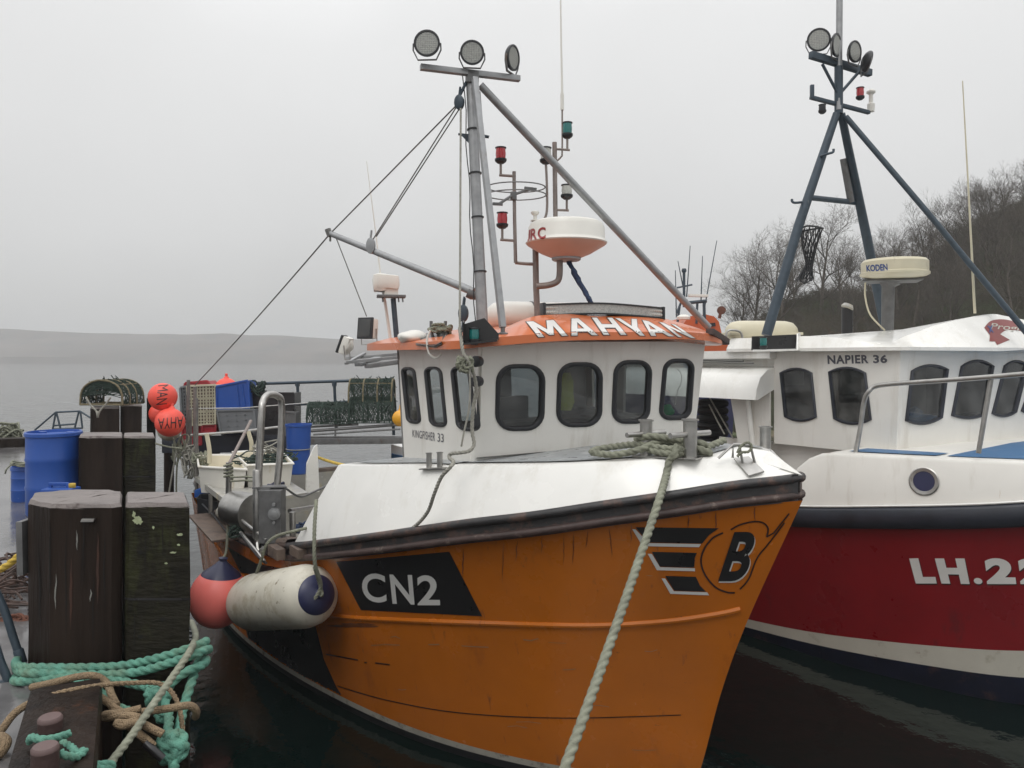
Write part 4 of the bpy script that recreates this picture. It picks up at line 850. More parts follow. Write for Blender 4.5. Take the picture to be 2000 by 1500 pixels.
def tangle(c, rx, ry, rzz, r, n, m_, nm, label, cat, seed=1, lay=True, nn=7):
    rnd = random.Random(seed); m = MB()
    for k in range(n):
        ph = rnd.random()*6; pts = [c+V((rx*rnd.uniform(.5, 1)*cos(ph+i*1.05+rnd.uniform(-.3, .3)), ry*rnd.uniform(.5, 1)*sin(ph+i*1.05), rzz*rnd.uniform(-1, 1))) for i in range(7)]
        (m.rope if lay else m.tube)(spl(pts, 8), r, nn)
    return tag(m.done(nm, m_), label, cat)
tangle(U(862, 645, 7.7), .13, .08, .06, .014, 5, 'rope_dull', 'coiled_rope', 'small tangle of green rope round the cleat on the orange roof', 'rope', 3)
m = MB(); m.tube(spl(px3([(840, 645), (834, 665), (838, 690), (852, 699), (862, 690)], 7.3), 6), .010, 8); tag(m.done('white_cord', 'plastic_white'), 'thin white cord hanging in a loop over the edge of the orange roof', 'cord')
for y_ in (706, 745):
    m = MB(); p = U(932, y_, 6.80); m.lathe(p, (-.5, -.85, 0), [(.018, -.06), (.045, -.04), (.05, 0), (.05, .03), (.02, .035)], 18); m.done('horn', 'plastic_black', BOAT)
# ---- stern gear seen over the gunwale: hauler, posts, shooting table ----
def Wp(x, y, b): return R(x, y, b=b)
YH = 9.0
arch = px3([(503, 1055), (504, 980), (506, 900), (510, 820), (512, 785), (518, 772), (532, 769), (546, 774), (552, 790), (550, 850), (543, 990)], YH)
ar = spl([U(503, 1080, YH), U(505, 940, YH), U(511, 810, YH+.03), U(514, 784, YH+.1), U(524, 771, YH+.2), U(541, 773, YH+.35), U(550, 790, YH+.42), U(548, 870, YH+.4), U(541, 952, YH+.35)], 6)
m = MB(); m.tube(ar, .042, 14); m.lathe(U(503, 1050, YH), (0, 0, 1), [(.055, 0), (.055, .78), (.045, .8)], 16); m.done('hauler_arch', 'steel', BOAT)
m = MB(); m.beam(U(532, 955, YH-.05), U(532, 1058, YH-.05), .26, .2, .01, up=V((0, 1, 0))); m.prism([U(492, 952, YH-.12), U(560, 950, YH-.05), U(556, 946, YH+.35), U(500, 948, YH+.3)], V((0, 0, -.015)))
m.prism([U(500, 953, YH-.1), U(528, 953, YH-.1), U(530, 1005, YH-.1)], (0, .01, 0)); HB = m.done('hauler_box', 'galv_dark', BOAT, flat=True)
m = MB(); c = U(535, 1004, YH-.17); m.lathe(c, (0, -1, 0), [(.07, -.02), (.07, .008), (.045, .01), (.045, .025), (.02, .03)], 18); m.lathe(c+V((0, 0, .11)), (0, -1, 0), [(.022, 0), (.018, .02)], 10); m.lathe(c-V((0, 0, .1)), (0, -1, 0), [(.018, 0), (.014, .02)], 10); m.done('hydraulic_motor', 'galv', HB)
m = MB(); cc = U(490, 1000, YH+.35); ax = V((.75, -.65, 0)); m.lathe(cc, ax, [(.16, -.42), (.215, -.4), (.222, -.2), (.215, .05), (.235, .07), (.235, .11), (.1, .12)], 32); m.done('hauler_drum', 'steel', BOAT)
m = MB(); m.tube([U(446, 1022, 9.6), U(447, 903, 9.6)], .036, 12); m.done('stainless_post', 'steel', BOAT)
m = MB(); m.tube([U(448, 905, 9.6), U(490, 822, 10.6)], .022, 8); m.done('leaning_pole', 'brownpipe', BOAT)
m = MB()
for x0, x1, y0, y1, YY in ((384, 384, 965, 778, 12.6), (380, 381, 915, 755, 13.0), (366, 368, 900, 742, 13.2), (372, 371, 920, 800, 13.1)): m.tube([U(x0, y0, YY), U(x1, y1, YY)], .03, 8)
m.done('stern_post', 'pole_old', BOAT)
m = MB(); m.tube([U(372, 850, 13.0), U(470, 843, 13.4), U(552, 833, 14)], .022, 8); m.tube([U(365, 798, 13.2), U(470, 797, 13.6), U(600, 787, 14.3)], .010, 6); m.done('stern_rail', 'steel', BOAT)
TBL = [U(384, 935, 12.6), U(448, 985, 9.9), U(602, 962, 10.2), U(566, 940, 12.6)]
m = MB(); m.prism(TBL, (0, 0, -.04)); m.beam(TBL[0], TBL[1], .05, .08); m.done('shooting_table', 'table_board', BOAT, flat=True)
m = MB(); m.tube([U(411, 1003, 11.2), U(411, 965, 11.2)], .03, 8); m.done('table_leg', 'steel', BOAT)
m = MB(); m.beam(U(392, 1005, 11.4), U(440, 1055, 10.0), .34, .03); m.done('side_deck_board', 'rail_wood', BOAT)
m = MB(); m.tube([U(566, 998, 9.2), U(615, 990, 10)], .03, 8); m.tube([U(572, 1050, 9.0), U(571, 1000, 9.0)], .035, 10); m.done('deck_pipe', 'steel', BOAT)
m = MB(); m.tube([U(470, 1040, 9.15), U(500, 1075, 8.75), U(516, 1096, 8.6)], .02, 8); m.tube([U(465, 1010, 9.2), U(520, 1055, 8.85)], .02, 8); m.tube(spl([U(503, 1060, 8.95), U(506, 1078, 8.9), U(518, 1068, 8.9)], 5), .03, 8); m.done('hauler_bracket', 'steel', BOAT)
m = MB(); m.box(U(540, 1078, 8.62), F1.d*.16, F1.s*.05, (0, 0, .06), .012); m.box(U(582, 1077, 8.3), F1.d*.14, F1.s*.05, (0, 0, .05), .012); m.done('rail_block', 'rail_wood', BOAT)
# fish boxes, buckets and tubs on deck (loose things)
def tub(q_near_left, q_near_right, q_far_right, q_far_left, h, label, fill=None, wall='tub_white', nm='fish_tub', taper=.12, grp='tubs and bins on the stern deck'):
    top = [V(p) for p in (q_near_left, q_near_right, q_far_right, q_far_left)]; c = sum(top, V())/4; z = sum(p.z for p in top)/4
    top = [V((p.x, p.y, z)) for p in top]; t = thing(nm, label, 'tub', (c.x, c.y, z-h), 0, grp)
    def lp(k, zz): return [V((c.x+(p.x-c.x)*k, c.y+(p.y-c.y)*k, zz)) for p in top]
    m = MB(); vs = m.grid([lp(.5, z-h), lp(1-taper, z-h), lp(1, z-.03), lp(1.04, z-.03), lp(1.05, z-.015), lp(1.04, z), lp(.97, z), lp(.95, z-.02)], True); m.cap(vs[0]); m.done('shell', wall, t)
    m = MB(); vs = m.grid([lp(.95, z-.02), lp(.88-taper, z-h+.04)], True); m.cap(vs[-1]); m.done('inner_lining', 'tub_inner' if wall == 'tub_white' else wall, t)
    return t, c, z
tub(U(388, 921, 11.6), U(481, 904, 11.3), U(462, 886, 13), U(385, 887, 13), .42, 'empty cream white fish tub at the stern nearest the grey posts')
t_, c_, z_ = tub(U(482, 903, 11.4), U(572, 902, 11.6), U(545, 880, 13.4), U(455, 882, 13), .5, 'white fish tub filled with green netting and rope')
m = MB(); rnd = random.Random(5)
for k in range(26):
    ph = rnd.random()*6; cc = c_+V((rnd.uniform(-.35, .35), rnd.uniform(-.5, .5), -.05)); m.tube(spl([cc+V((.2*cos(ph+i*1.1), .2*sin(ph+i*1.1), rnd.uniform(-.05, .07))) for i in range(6)], 5), .012, 6)
tag(m.done('heap_of_netting', 'net_green'), 'dark green netting heaped inside the white fish tub', 'netting')
tangle(U(520, 872, 12.3), .26, .2, .12, .012, 4, 'rope_grey', 'coiled_line', 'loose pale green line coiled on top of the netting in the tub', 'rope', 8)
for i, (x, y0, y1, YY) in enumerate(((405, 855, 905, 11.9), (487, 850, 880, 12.4))):
    m = MB(); m.tube(spl([U(x-2, y0-8, YY), U(x, y0, YY), U(x+4, (y0+y1)/2, YY), U(x+4, y1, YY)], 5), .035, 8, sx=.6); tag(m.done('rubber_strap', 'cream'), ('long cream rubber strap hanging into the empty fish tub', 'short cream rubber strap hanging behind the middle of the tubs')[i], 'strap')
# black bait box on deck
t_, c_, z_ = tub(U(385, 974, 11.6), U(424, 977, 11.3), U(426, 966, 12), U(392, 963, 12), .38, 'open black plastic box on the deck just inside the stern rail', wall='plastic_black', nm='bait_box', taper=.02)
m = MB(); m.disp(0, 1); m.box(U(402, 958, 12.1), V((.12, .05, .03)), V((0, .1, 0)), (0, 0, .06), .01); tag(m.done('blue_bucket', 'plate_blue'), 'small blue plastic piece lying beside the black box at the stern', 'container')
m = MB(); m.ball(U(434, 1000, 10.8), .09, 12); tag(m.done('small_float', 'rope_grey'), 'small grey float resting between the black box and the hauler', 'float')
# ---------------- the red boat alongside ----------------
t2 = radians(37); d2 = V((sin(t2), -cos(t2), 0)); s2 = V((-cos(t2), -sin(t2), 0)); O2 = V((6.02, 10.64, 0)); F2 = Frame(O2+d2*3.6, 37); W2 = F2.W; R2 = F2.R
gB2 = [(0,0),(.1,.3),(.3,.62),(.8,1.15),(1.6,1.72),(2.1,1.97),(3.3,2.25),(4.6,2.36),(6,2.4),(10,2.3),(11,2.2)]
gZ2 = [(0,2.55),(2.1,2.10),(3.3,1.91),(4.6,1.73),(6,1.64),(11,1.6)]
wB2 = [(0,0),(.4,.75),(.9,1.38),(2,1.82),(4.2,2.08),(9.8,2.1)]; sA2 = [(-.7,1.6),(0,1.2),(.6,.95),(1.4,.55),(2.6,0)]
RED = thing('fishing_boat', 'red hulled fishing boat with white cabin, cream boot stripe and dark tripod mast', 'fishing boat', W2(5.5, 0, 0), F2.yaw)
def hb2(zf, n, nm, m_): m = MB(); both(m, hull_rows(zf, n, gB2, gZ2, wB2, sA2, 11, 1.2, 70), F2); return m.done(nm, m_, RED)
top_ = lambda zg: .20+max(0, zg-1.62)*.95
low_ = lambda zg: .10+max(0, zg-1.62)*.5
H2 = hb2(lambda s, zg: top_(zg)+(zg-top_(zg))*s, 20, 'hull', 'hull_red'); hb2(lambda s, zg: low_(zg)+(top_(zg)-low_(zg))*s, 3, 'boot_stripe', 'boot_cream'); hb2(lambda s, zg: -.6+(low_(zg)+.6)*s, 4, 'keel', 'bottom_blue')
TH2 = bvh_of([H2])
def g2(a, s, dz, out=0.): return W2(a, s*(tab(gB2, a)+out), tab(gZ2, a)+dz)
aa = [11*(i/60)**1.4 for i in range(61)]
m = MB()
for s in (1, -1): m.grid([[g2(a, s, -.02, .0) for a in aa], [g2(a, s, .0, .045) for a in aa], [g2(a, s, .10, .06) for a in aa], [g2(a, s, .20, .05) for a in aa], [g2(a, s, .24, .02) for a in aa], [g2(a, s, .24, -.15) for a in aa]])
m.done('rubbing_band', 'band_dark', RED, ang=60)
m = MB(); m.tube([g2(a, -1, .255, .02) for a in aa][::-1]+[g2(a, 1, .255, .02) for a in aa][1:], .014, 6); m.done('gunwale_trim', 'white_gel', RED)
# forward white bulwark and foredeck
af = [4.75*(i/40)**1.3 for i in range(41)]
def zt2(a):
    z = 2.86-.036*a; u = max(0, a-4.0)/.75
    return z-(z-(tab(gZ2, a)+.30))*min(1, u)**2.2
m = MB()
for s in (1, -1):
    m.grid([[W2(a, s*(tab(gB2, a)-.01), tab(gZ2, a)+.24) for a in af], [W2(a, s*(tab(gB2, a)-.08), zt2(a)-.04) for a in af], [W2(a, s*(tab(gB2, a)-.10), zt2(a)-.008) for a in af], [W2(a, s*(max(0, tab(gB2, a)-.15)), zt2(a)) for a in af]])
m.grid([[W2(a, q*(max(0, tab(gB2, a)-.15)), zt2(a)+.03*(1-abs(q))) for q in [i/8 for i in range(-8, 9)]] for a in [4.05*i/20 for i in range(21)]])
m.f([W2(4.05, b, z) for b, z in ((2.17, 2.69), (-2.17, 2.69), (-2.17, 1.2), (2.17, 1.2))])
BW2 = m.done('foredeck_bulwark', 'white_wall', RED, ang=35); TB2 = bvh_of([BW2])
m = MB(); m.grid([[W2(a, q*(tab(gB2, a)-.32), zt2(a)+.012+.03*(1-abs(q))) for q in [i/8 for i in range(-8, 9)]] for a in [.9+1.9*i/10 for i in range(11)]]); m.done('foredeck_panel', 'deck_blue', RED)
for s in (1,):
    m = MB(); m.grid([[W2(a, s*b, zt2(a)+.012+.02*(1-b/2.2)) for b in (1.55, tab(gB2, a)-.32)] for a in [2.9+1.0*i/6 for i in range(7)]]); m.done('side_deck_panel', 'deck_blue', RED)
hh = TB2.ray_cast(CAM, RAY(1805, 940).normalized()); pc = hh[0]; pn = hh[1] if hh[1].dot(RAY(1805, 940)) < 0 else -hh[1]; m = MB(); m.lathe(pc, pn, [(.115, -.01), (.16, 0), (.162, .012), (.15, .02), (.115, .016), (.112, 0)], 30, caps=False); ph_ = m.done('porthole_rim', 'steel', RED)
m = MB(); m.lathe(pc, pn, [(.114, .004), (.114, .008)], 30); m.done('porthole_glass', 'fender_blue', ph_)
for q_, k in (('L', [(1776,1090),(1819,1089),(1830,1139),(1789,1139)]), ('H', [(1826,1090),(1884,1090),(1894,1140),(1839,1139)]), ('.', [(1901,1128),(1917,1128),(1920,1140),(1903,1140)]), ('2', [(1921,1089),(1977,1090),(1985,1140),(1928,1140)]), ('2', [(1986,1089),(2040,1091),(2050,1141),(1993,1140)])):
    k2 = [(x+1.5, y+2.5) for x, y in k]
    write('registration_letter_shadow', q_, k2, TH2, 'vinyl_black', RED, off=.06, lift=.005); write('registration_letter', q_, k, TH2, 'vinyl_white', RED, off=.06, lift=.010)
# cabin
K = V((4.9, 9.8, 0)); hw = 1.4
fr2 = V((cos(radians(26)), sin(radians(26)), 0))*1.2
def C2(f, b, z): return K+d2*f+fr2*(hw-b)+V((0, 0, z))
sb, stp, ab, at = C2(0, hw, 2.66), C2(.06, hw, 4.02), C2(-1.78, hw, 2.66), C2(-1.78, hw, 4.02)
pb_, ptp = C2(0, -hw, 2.66), C2(.06, -hw, 4.06)
pS2 = Plane(sb, s2); pF2 = Plane((sb+stp)/2, (pb_-sb).cross(stp-sb))
def arch_(TL, TR, BR, BL, t, b):
    o = []
    for A, B_, h in ((TL, TR, t), (BR, BL, b)):
        for k in range(9):
            u = k/8; x = A[0]+(B_[0]-A[0])*u; y = A[1]+(B_[1]-A[1])*u; mid = (A[1]+B_[1])/2; o.append((x, y+(h-mid)*4*u*(1-u)))
    return o
SW2 = [arch_((1523,728),(1587,728),(1596,815),(1532,814),718,824), arch_((1618,726),(1692,728),(1703,820),(1628,818),716,830)]
FW2 = [arch_((1779,724),(1852,721),(1840,816),(1767,822),711,830), arch_((1876,715),(1941,715),(1924,811),(1857,812),702,819), arch_((1960,714),(2008,713),(1985,805),(1936,808),703,815), arch_((2026,712),(2060,712),(2040,802),(1993,803),702,810)]
HS, HF = [], []
windows(pS2, SW2, HS, RED, 5, frame='band_dark', glass='glass_dark', proud=.025); windows(pF2, FW2, HF, RED, 5, frame='band_dark', glass=['glass_dark']*4, proud=.025)
w_ = wallpanel('cabin_side', [ab, sb, stp, at], pS2, HS, 'white_wall', RED); wallpanel('cabin_front', [sb, pb_, ptp, stp], pF2, HF, 'white_wall', RED); TC2 = bvh_of([w_])
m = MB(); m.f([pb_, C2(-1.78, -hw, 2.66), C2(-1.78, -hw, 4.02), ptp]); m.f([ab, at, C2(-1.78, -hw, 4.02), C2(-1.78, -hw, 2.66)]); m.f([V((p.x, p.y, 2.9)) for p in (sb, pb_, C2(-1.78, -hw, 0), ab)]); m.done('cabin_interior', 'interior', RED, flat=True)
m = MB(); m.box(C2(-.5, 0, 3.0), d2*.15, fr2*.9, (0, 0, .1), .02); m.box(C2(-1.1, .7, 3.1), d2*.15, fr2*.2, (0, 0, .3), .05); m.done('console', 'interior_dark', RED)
m = MB(); m.ball(pF2.px(1803, 806)+V((0, .22, 0)), .08, 12); m.disp(.05, 10); tag(m.done('blue_cloth', 'deck_blue'), 'crumpled pale blue cloth behind the first arched front window of the red boat', 'cloth')
m = MB(); m.prism([C2(-2.9, hw-.12, z) for z in (2.66,)]+[C2(.0, hw-.12, 2.66), C2(.0, hw-.12, 1.2), C2(-2.9, hw-.12, 1.2)], -s2*.03); m.done('lower_cabin_wall', 'white_wall', RED, flat=True)
lr_ = [(2.05*0+.0, 0)]
write('model_lettering', 'NAPIER', [(1616,694),(1696,693),(1697,709.5),(1617,711)], TC2, 'grey_text', RED, off=.035, lift=.004, cell=4, space=1.12); write('model_number', '36', [(1705,693),(1733,693),(1733,709),(1706,709.5)], TC2, 'grey_text', RED, off=.035, lift=.004, cell=4, space=1.1)
# roof with its swelling brow
per2 = [(.12,1.50),(.20,1.2),(.28,.6),(.32,0),(.28,-.6),(.12,-1.5),(-2.0,-1.5),(-2.6,-1.3),(-2.6,1.3),(-1.9,1.52),(-1.0,1.52)]
def brow(f, b): return (.05+.40*max(0, 1-(b+.35)**2/3.2)) if f > 0 else .16
def dz2(loop): return spl(loop, 4, True)
lo2 = [C2(f, b, 4.0) for f, b in per2]; hi2 = [C2(f, b, 4.045) for f, b in per2]; tp2 = [C2(f-.28 if f > 0 else f, b*.95, 4.045+brow(f, b)) for f, b in per2]; tp3 = [C2(f-.28 if f > 0 else f*.8, b*.72, 4.06+brow(f, b)*(1 if f > 0 else .9)) for f, b in per2]
lo2 = [C2(f, b, 4.0+(.03 if b < 0 else 0)) for f, b in per2]
m = MB(); vs = m.grid([dz2([C2(f*.8-.05, b*.9, 4.0) for f, b in per2]), dz2(lo2), dz2(hi2), dz2(tp2), dz2(tp3)], True); m.cap(vs[0])
c = m.bm.verts.new(C2(-.9, .2, 4.32)); nn_ = len(vs[-1])
for i in range(nn_): m.bm.faces.new((vs[-1][i], vs[-1][(i+1) % nn_], c))
RF2 = m.done('cabin_roof', 'white_gel', RED, ang=25); TRF2 = bvh_of([RF2])
mark('name_banner', [[spl2([(1922,640),(1935,627),(1960,624),(1990,631),(2010,640)])+[(2010,650)]+spl2([(1985,645),(1965,645),(1953,653)])+[(1972,664),(1947,674),(1943,667),(1932,667),(1933,655)]]], TRF2, 'banner', RED, .004, 5)
write('name_lettering', 'Progress', [(1931,631),(2030,640),(2030,653),(1934,646)], TRF2, 'boot_cream', RED, off=.01, shear=.3, lift=.008, cell=4)
write('emblem_cross', 'x', [(1927,637),(1938,636),(1940,650),(1931,650)], TRF2, 'blue_text', RED, off=.02, lift=.009, cell=3)
# after canopy, side slab
m = MB(); rows = []
for f in (-1.78, -2.5, -3.6, -4.6): rows.append([C2(f, b, z) for b, z in ((.9, 3.78), (1.3, 3.78), (1.5, 3.74), (1.62, 3.62), (1.68, 3.45), (1.70, 3.30), (1.66, 3.30), (1.3, 3.5), (.9, 3.5))])
vs = m.grid(rows, True); m.cap(vs[0]); m.cap(vs[-1][::-1]); m.done('after_canopy', 'white_gel', RED, ang=40)
m = MB(); m.prism([C2(-1.75, 1.5, 4.02), C2(-5, 1.5, 4.0), C2(-5, -1.4, 4.0), C2(-1.75, -1.4, 4.02)], (0, 0, -.12)); m.prism([C2(-1.8, 1.2, 3.9), C2(-5, 1.2, 3.9), C2(-5, 1.2, 2.0), C2(-1.8, 1.2, 2.0)][:0] or [C2(-1.8, 1.3, 3.92), C2(-4.9, 1.3, 3.92), C2(-4.9, 1.3, 3.70), C2(-1.8, 1.3, 3.70)], -s2*.03); m.done('after_roof', 'white_gel', RED, flat=True)
m = MB(); m.tube([C2(-2.15, 1.5, 3.5), C2(-2.0, 1.45, 1.9)], .04, 10); m.done('canopy_post', 'white_gel', RED)
m = MB(); m.prism([C2(-1.79, 1.46, 3.5), C2(-2.5, 1.46, 3.4), C2(-2.2, 1.46, 1.9), C2(-1.79, 1.46, 1.9)], -s2*.03); m.done('cabin_wing', 'white_wall', RED, flat=True)
m = MB(); m.tube([C2(-2.2, 1.5, 3.86), C2(-4.5, 1.5, 3.9)], .016, 6); m.tube([C2(-2.0, 1.52, 3.83), C2(-4.5, 1.5, 3.86)], .012, 6); tag(m.done('boat_hook', 'wire'), 'dark boat hook lashed under the roof edge of the red boat', 'boat hook')
# dark tripod mast
Y2 = 10.9
def pole2(nm, pts, r, m_='bluegrey', n=12): m = MB(); m.tube(pts, r, n); return m.done(nm, m_, RED)
pole2('mast_leg', [U(1497, 655, 11.0), U(1560, 440, 11.1), U(1634, 222, 11.2)], [.075, .07, .055]); pole2('mast_leg', [U(1732, 655, 12.2), U(1688, 440, 11.8), U(1643, 222, 11.25)], [.075, .07, .055]); pole2('mast_strut', [U(1652, 228, 11.2), U(1820, 425, 10.7), U(2005, 650, 10.2)], .04)
pole2('mast_beam', [U(1583, 386, 11.12), U(1676, 396, 11.75)], .042); pole2('mast_top_pole', [U(1638, 215, 11.2), U(1640, -40, 11.2)], .045, 'galv')
pole2('mast_plate', [U(1690-52, 222, 11.22), U(1638, 130, 11.2)], .06)
pole2('tube_holder', [U(1647, 310, 11.5), U(1662, 395, 11.6)], .05, 'galv_dark')
for a_, b_ in (((1620, 150), (1640, 190)), ((1678, 140), (1643, 180))): pole2('light_bar_brace', [U(a_[0]-14, a_[1]-25, 11.1), U(b_[0], b_[1], 11.2)] if a_[0] < 1640 else [U(a_[0], a_[1], 11.2), U(b_[0], b_[1], 11.2)], .022)
m = MB(); m.beam(U(1583, 107, 11.0), U(1700, 143, 11.5), .08, .10, .01); m.done('light_crossbar', 'bluegrey', RED)
m = MB(); m.beam(U(1583, 190, 11.1), U(1698, 220, 11.4), .06, .05, .01); m.done('lower_crossbar', 'bluegrey', RED)
m = MB(); m.beam(U(1586, 192, 11.1), U(1586, 166, 11.1), .05, .05, .005, up=V((0, 1, 0))); m.done('crossbar_horn', 'bluegrey', RED)
for (x, y), f_, r_ in (((1599, 78), (-.2, -1, -.1), .165), ((1633, 88), (.75, -.7, -.1), .165), ((1669, 101), (.55, -.8, -.1), .155), ((1693, 120), (1, .0, -.2), .15)): worklight(U(x, y, 11.1), r_, f_, RED)
navlamp(U(1680, 191, 11.3), .055, .15, 'lens_red', RED); navlamp(U(1606, 218, 11.1), .05, .1, 'plastic_black', RED)
m = MB(); m.lathe(U(1701, 214, 11.4), (0, 0, 1), [(.05, -.03), (.055, .08), (.03, .1), (.03, .22), (.065, .25), (.065, .27), (.03, .3), (.001, .305)], 14); m.done('gps_aerial', 'plastic_white', RED)
pole2('mast_hook', spl([U(1603, 305, 11.1), U(1618, 300, 11.0), U(1627, 297, 11.0), U(1628, 291, 11.0)], 4), .018); pole2('mast_hook', spl([U(1565, 395, 11.1), U(1552, 396, 11.0), U(1547, 393, 11.0), U(1547, 389, 11.0)], 4), .018)
pole2('whip_aerial', [U(1904, 612, 10.6), U(1893, 400, 10.6), U(1880, 158, 10.6)], [.018, .012, .007], 'cream', 6)
pole2('exhaust_pipe', [U(1655, 660, 12.5), U(1655, 602, 12.5)], .09, 'vinyl_black', 14); m = MB(); m.lathe(U(1655, 600, 12.45), (.4, 0, .9), [(.09, -.02), (.1, 0), (.07, .05)], 14); m.done('exhaust_cap', 'table_board', RED)
pole2('radar_pedestal', [U(1733, 645, 11.3), U(1735, 560, 11.3), U(1737, 552, 11.3)], [.085, .09, .15], 'galv_dark')
m = MB(); m.rbox(U(1738, 549, 11.25), .8, .5, .03, -.3, .01); m.done('radar_bracket', 'galv_dark', RED)
RC2 = U(1747, 540, 11.0); m = MB(); m.lathe(RC2, (0, 0, 1), [(.001, -.02), (.28, -.02), (.42, 0), (.455, .02), (.455, .05), (.44, .06), (.44, .2), (.41, .235), (.3, .25), (.001, .255)], 48); rd2 = m.done('radar_dome', 'cream', RED); TRD2 = bvh_of([rd2])
write('lettering', 'KODEN', [(1692,518),(1733,515),(1734,528),(1693,531)], TRD2, 'blue_text', rd2, off=.03, lift=.003, cell=3)
m = MB(); m.tube(spl([U(1690, 552, 11.1), U(1690, 580, 11.1), U(1700, 615, 11.1), U(1728, 645, 11.2)], 6), .012, 6); m.done('radar_cable', 'cream', RED)
m = MB()
m.prism([U(1469, 657, 10.75), U(1557, 653, 10.75), U(1554, 682, 10.75), U(1468, 684, 10.75)], (0, .02, 0)); m.done('light_screen', 'vinyl_black', RED, flat=True)
m = MB(); m.prism([U(1470, 684, 10.5), U(1556, 682, 10.5), U(1560, 680, 10.9), U(1470, 682, 10.9)], (0, 0, -.02)); m.prism([U(1556, 652, 10.75), U(1561, 650, 10.9), U(1561, 682, 10.9), U(1556, 684, 10.6)], (.02, 0, 0)); m.done('screen_tray', 'white_gel', RED, flat=True)
navlamp(U(1491, 678, 10.6), .05, .14, 'lens_green', RED)
RAFT = capsule(U(1487, 649, 11.9), (1, .1, 0), 1.12, .21, 'cream', 'life_raft_canister', None, .85); tag(RAFT, 'cream life raft canister with blue lettering behind the dark mast leg of the red boat', 'life raft canister')
m = MB(); m.tube(spl([U(1418, 668, 11.6), U(1420, 648, 11.6), U(1432, 645, 11.6), U(1447, 650, 11.6), U(1452, 672, 11.6)], 5), .018, 8); m.done('cradle_hoop', 'steel', RAFT)
m = MB(); m.box(U(1487, 652, 11.9), (.575, .05, 0), (-.02, .2, 0), (0, 0, .02), .01); m.done('canister_flange', 'cream', RAFT)
# stainless hand rail on the foredeck edge
rl = [W2(a, tab(gB2, a)-.14, zt2(a)) for a in (3.95, 2.35, .9)]
yA, yB = rl[0].y, rl[1].y; A_ = U(1671, 885, yA); B_ = U(1911, 885, yB); sl = (yB-yA)/(1911-1671)
m = MB(); m.tube(spl([A_, U(1680, 838, yA), U(1687, 788, yA), U(1696, 766, yA-.05), U(1717, 753, yA-.12), U(1800, 746, yA+sl*130), U(1900, 739, yA+sl*230), U(2010, 730, yA+sl*340), U(2060, 727, yA+sl*390)], 5), .029, 12); m.done('hand_rail', 'steel', RED)
m = MB(); m.tube([B_, U(1936, 737, yB-.05)], .026, 12); m.done('rail_upright', 'steel', RED)
# hanging net bag
m = MB(); c0 = U(1585, 446, 11.3); rnd = random.Random(2)
m.tube([c0+V((cos(a)*.16, sin(a)*.16, .015*sin(a*2))) for a in [2*pi*k/16 for k in range(16)]], .014, 6, closed=True)
for k in range(12):
    a = 2*pi*k/12; m.tube([c0+V((cos(a)*.16, sin(a)*.16, 0)), c0+V((cos(a+.5)*.10-.03, sin(a+.5)*.1, -.28)), c0+V((cos(a+1)*.05-.03, sin(a+1)*.05, -.52)), c0+V((cos(a)*.10-.08, sin(a)*.1, -.75)), c0+V((-.1, 0, -.82))], .007, 4)
    m.tube([c0+V((cos(a)*.16, sin(a)*.16, 0)), c0+V((cos(a-.5)*.10-.03, sin(a-.5)*.1, -.28)), c0+V((cos(a-1)*.05-.03, sin(a-1)*.05, -.52)), c0+V((cos(a)*.12-.12, sin(a)*.1, -.78))], .007, 4)
tag(m.done('net_bag', 'plastic_black'), 'small dark net bag hanging beside the left mast leg of the red boat', 'net')
m = MB(); m.rope(spl([U(1385, 790, 12.2), U(1400, 820, 12.0), U(1415, 848, 11.8)], 4), .012, 8); m.rope([U(1385, 775, 12.4), U(1432, 856, 11.8)], .012, 8); tag(m.done('tie_rope', 'rope_grey'), 'grey rope stretched across the stack of tyres', 'rope')
# tyres stacked behind
for k in range(6):
    m = MB(); m.tube([U(1392, 860-k*14.5, 13.0)+V((cos(a)*.20, sin(a)*.20, 0)) for a in [2*pi*j/20 for j in range(20)]], .065, 8, closed=True)
    tag(m.done('tyre', 'tyre'), ['lowest', 'second lowest', 'third lowest', 'fourth from the bottom', 'second from the top', 'topmost'][k]+' black tyre in the stack behind the orange wheelhouse', 'tyre', 'stacked black tyres')
# ---------------- orange lifeboat beyond ----------------
YL = 24; MT['lifeboat_orange'].node_tree.nodes['Principled BSDF'].inputs['Roughness'].default_value = .5
t = thing('lifeboat', 'bright orange lifeboat lying beyond the wheelhouse roof with a mast full of aerials', 'lifeboat', U(1350, 940, YL))
m = MB(); prof = [(1300,700),(1300,652),(1330,640),(1345,618),(1378,614),(1395,618),(1404,628),(1412,660),(1414,700)]
m.prism([U(x, y, YL) for x, y in prof], (0, 2.6, 0)); m.prism([U(x, y, YL-2) for x, y in ((1180,700),(1200,668),(1310,655),(1420,672),(1440,700))], (0, 6, 0)); m.done('superstructure', 'lifeboat_orange', t, flat=True)
m = MB(); m.prism([U(x, y, YL-2.02) for x, y in ((1178,701),(1442,701),(1422,950),(1200,950))], (0, 6.04, 0)); m.done('hull', 'fender_blue', t, flat=True)
m = MB(); m.prism([U(x, y, YL-.05) for x, y in ((1382,632),(1397,630),(1398,637),(1383,639))], (0, .03, 0)); m.done('cabin_window', 'rubber', t, flat=True)
m = MB(); m.lathe(U(1335, 624, YL-.5), (0, 0, 1), [(.2, 0), (.21, .08), (.12, .14), (.001, .16)], 16); m.done('satellite_dome', 'plastic_white', t)
m = MB(); m.lathe(U(1409, 606, YL), (0, -1, 0), [(.09, -.1), (.13, -.05), (.13, .05), (.08, .06)], 14); m.tube([U(1407, 612, YL), U(1405, 622, YL)], .05, 6); m.done('search_light', 'rust', t)
m = MB()
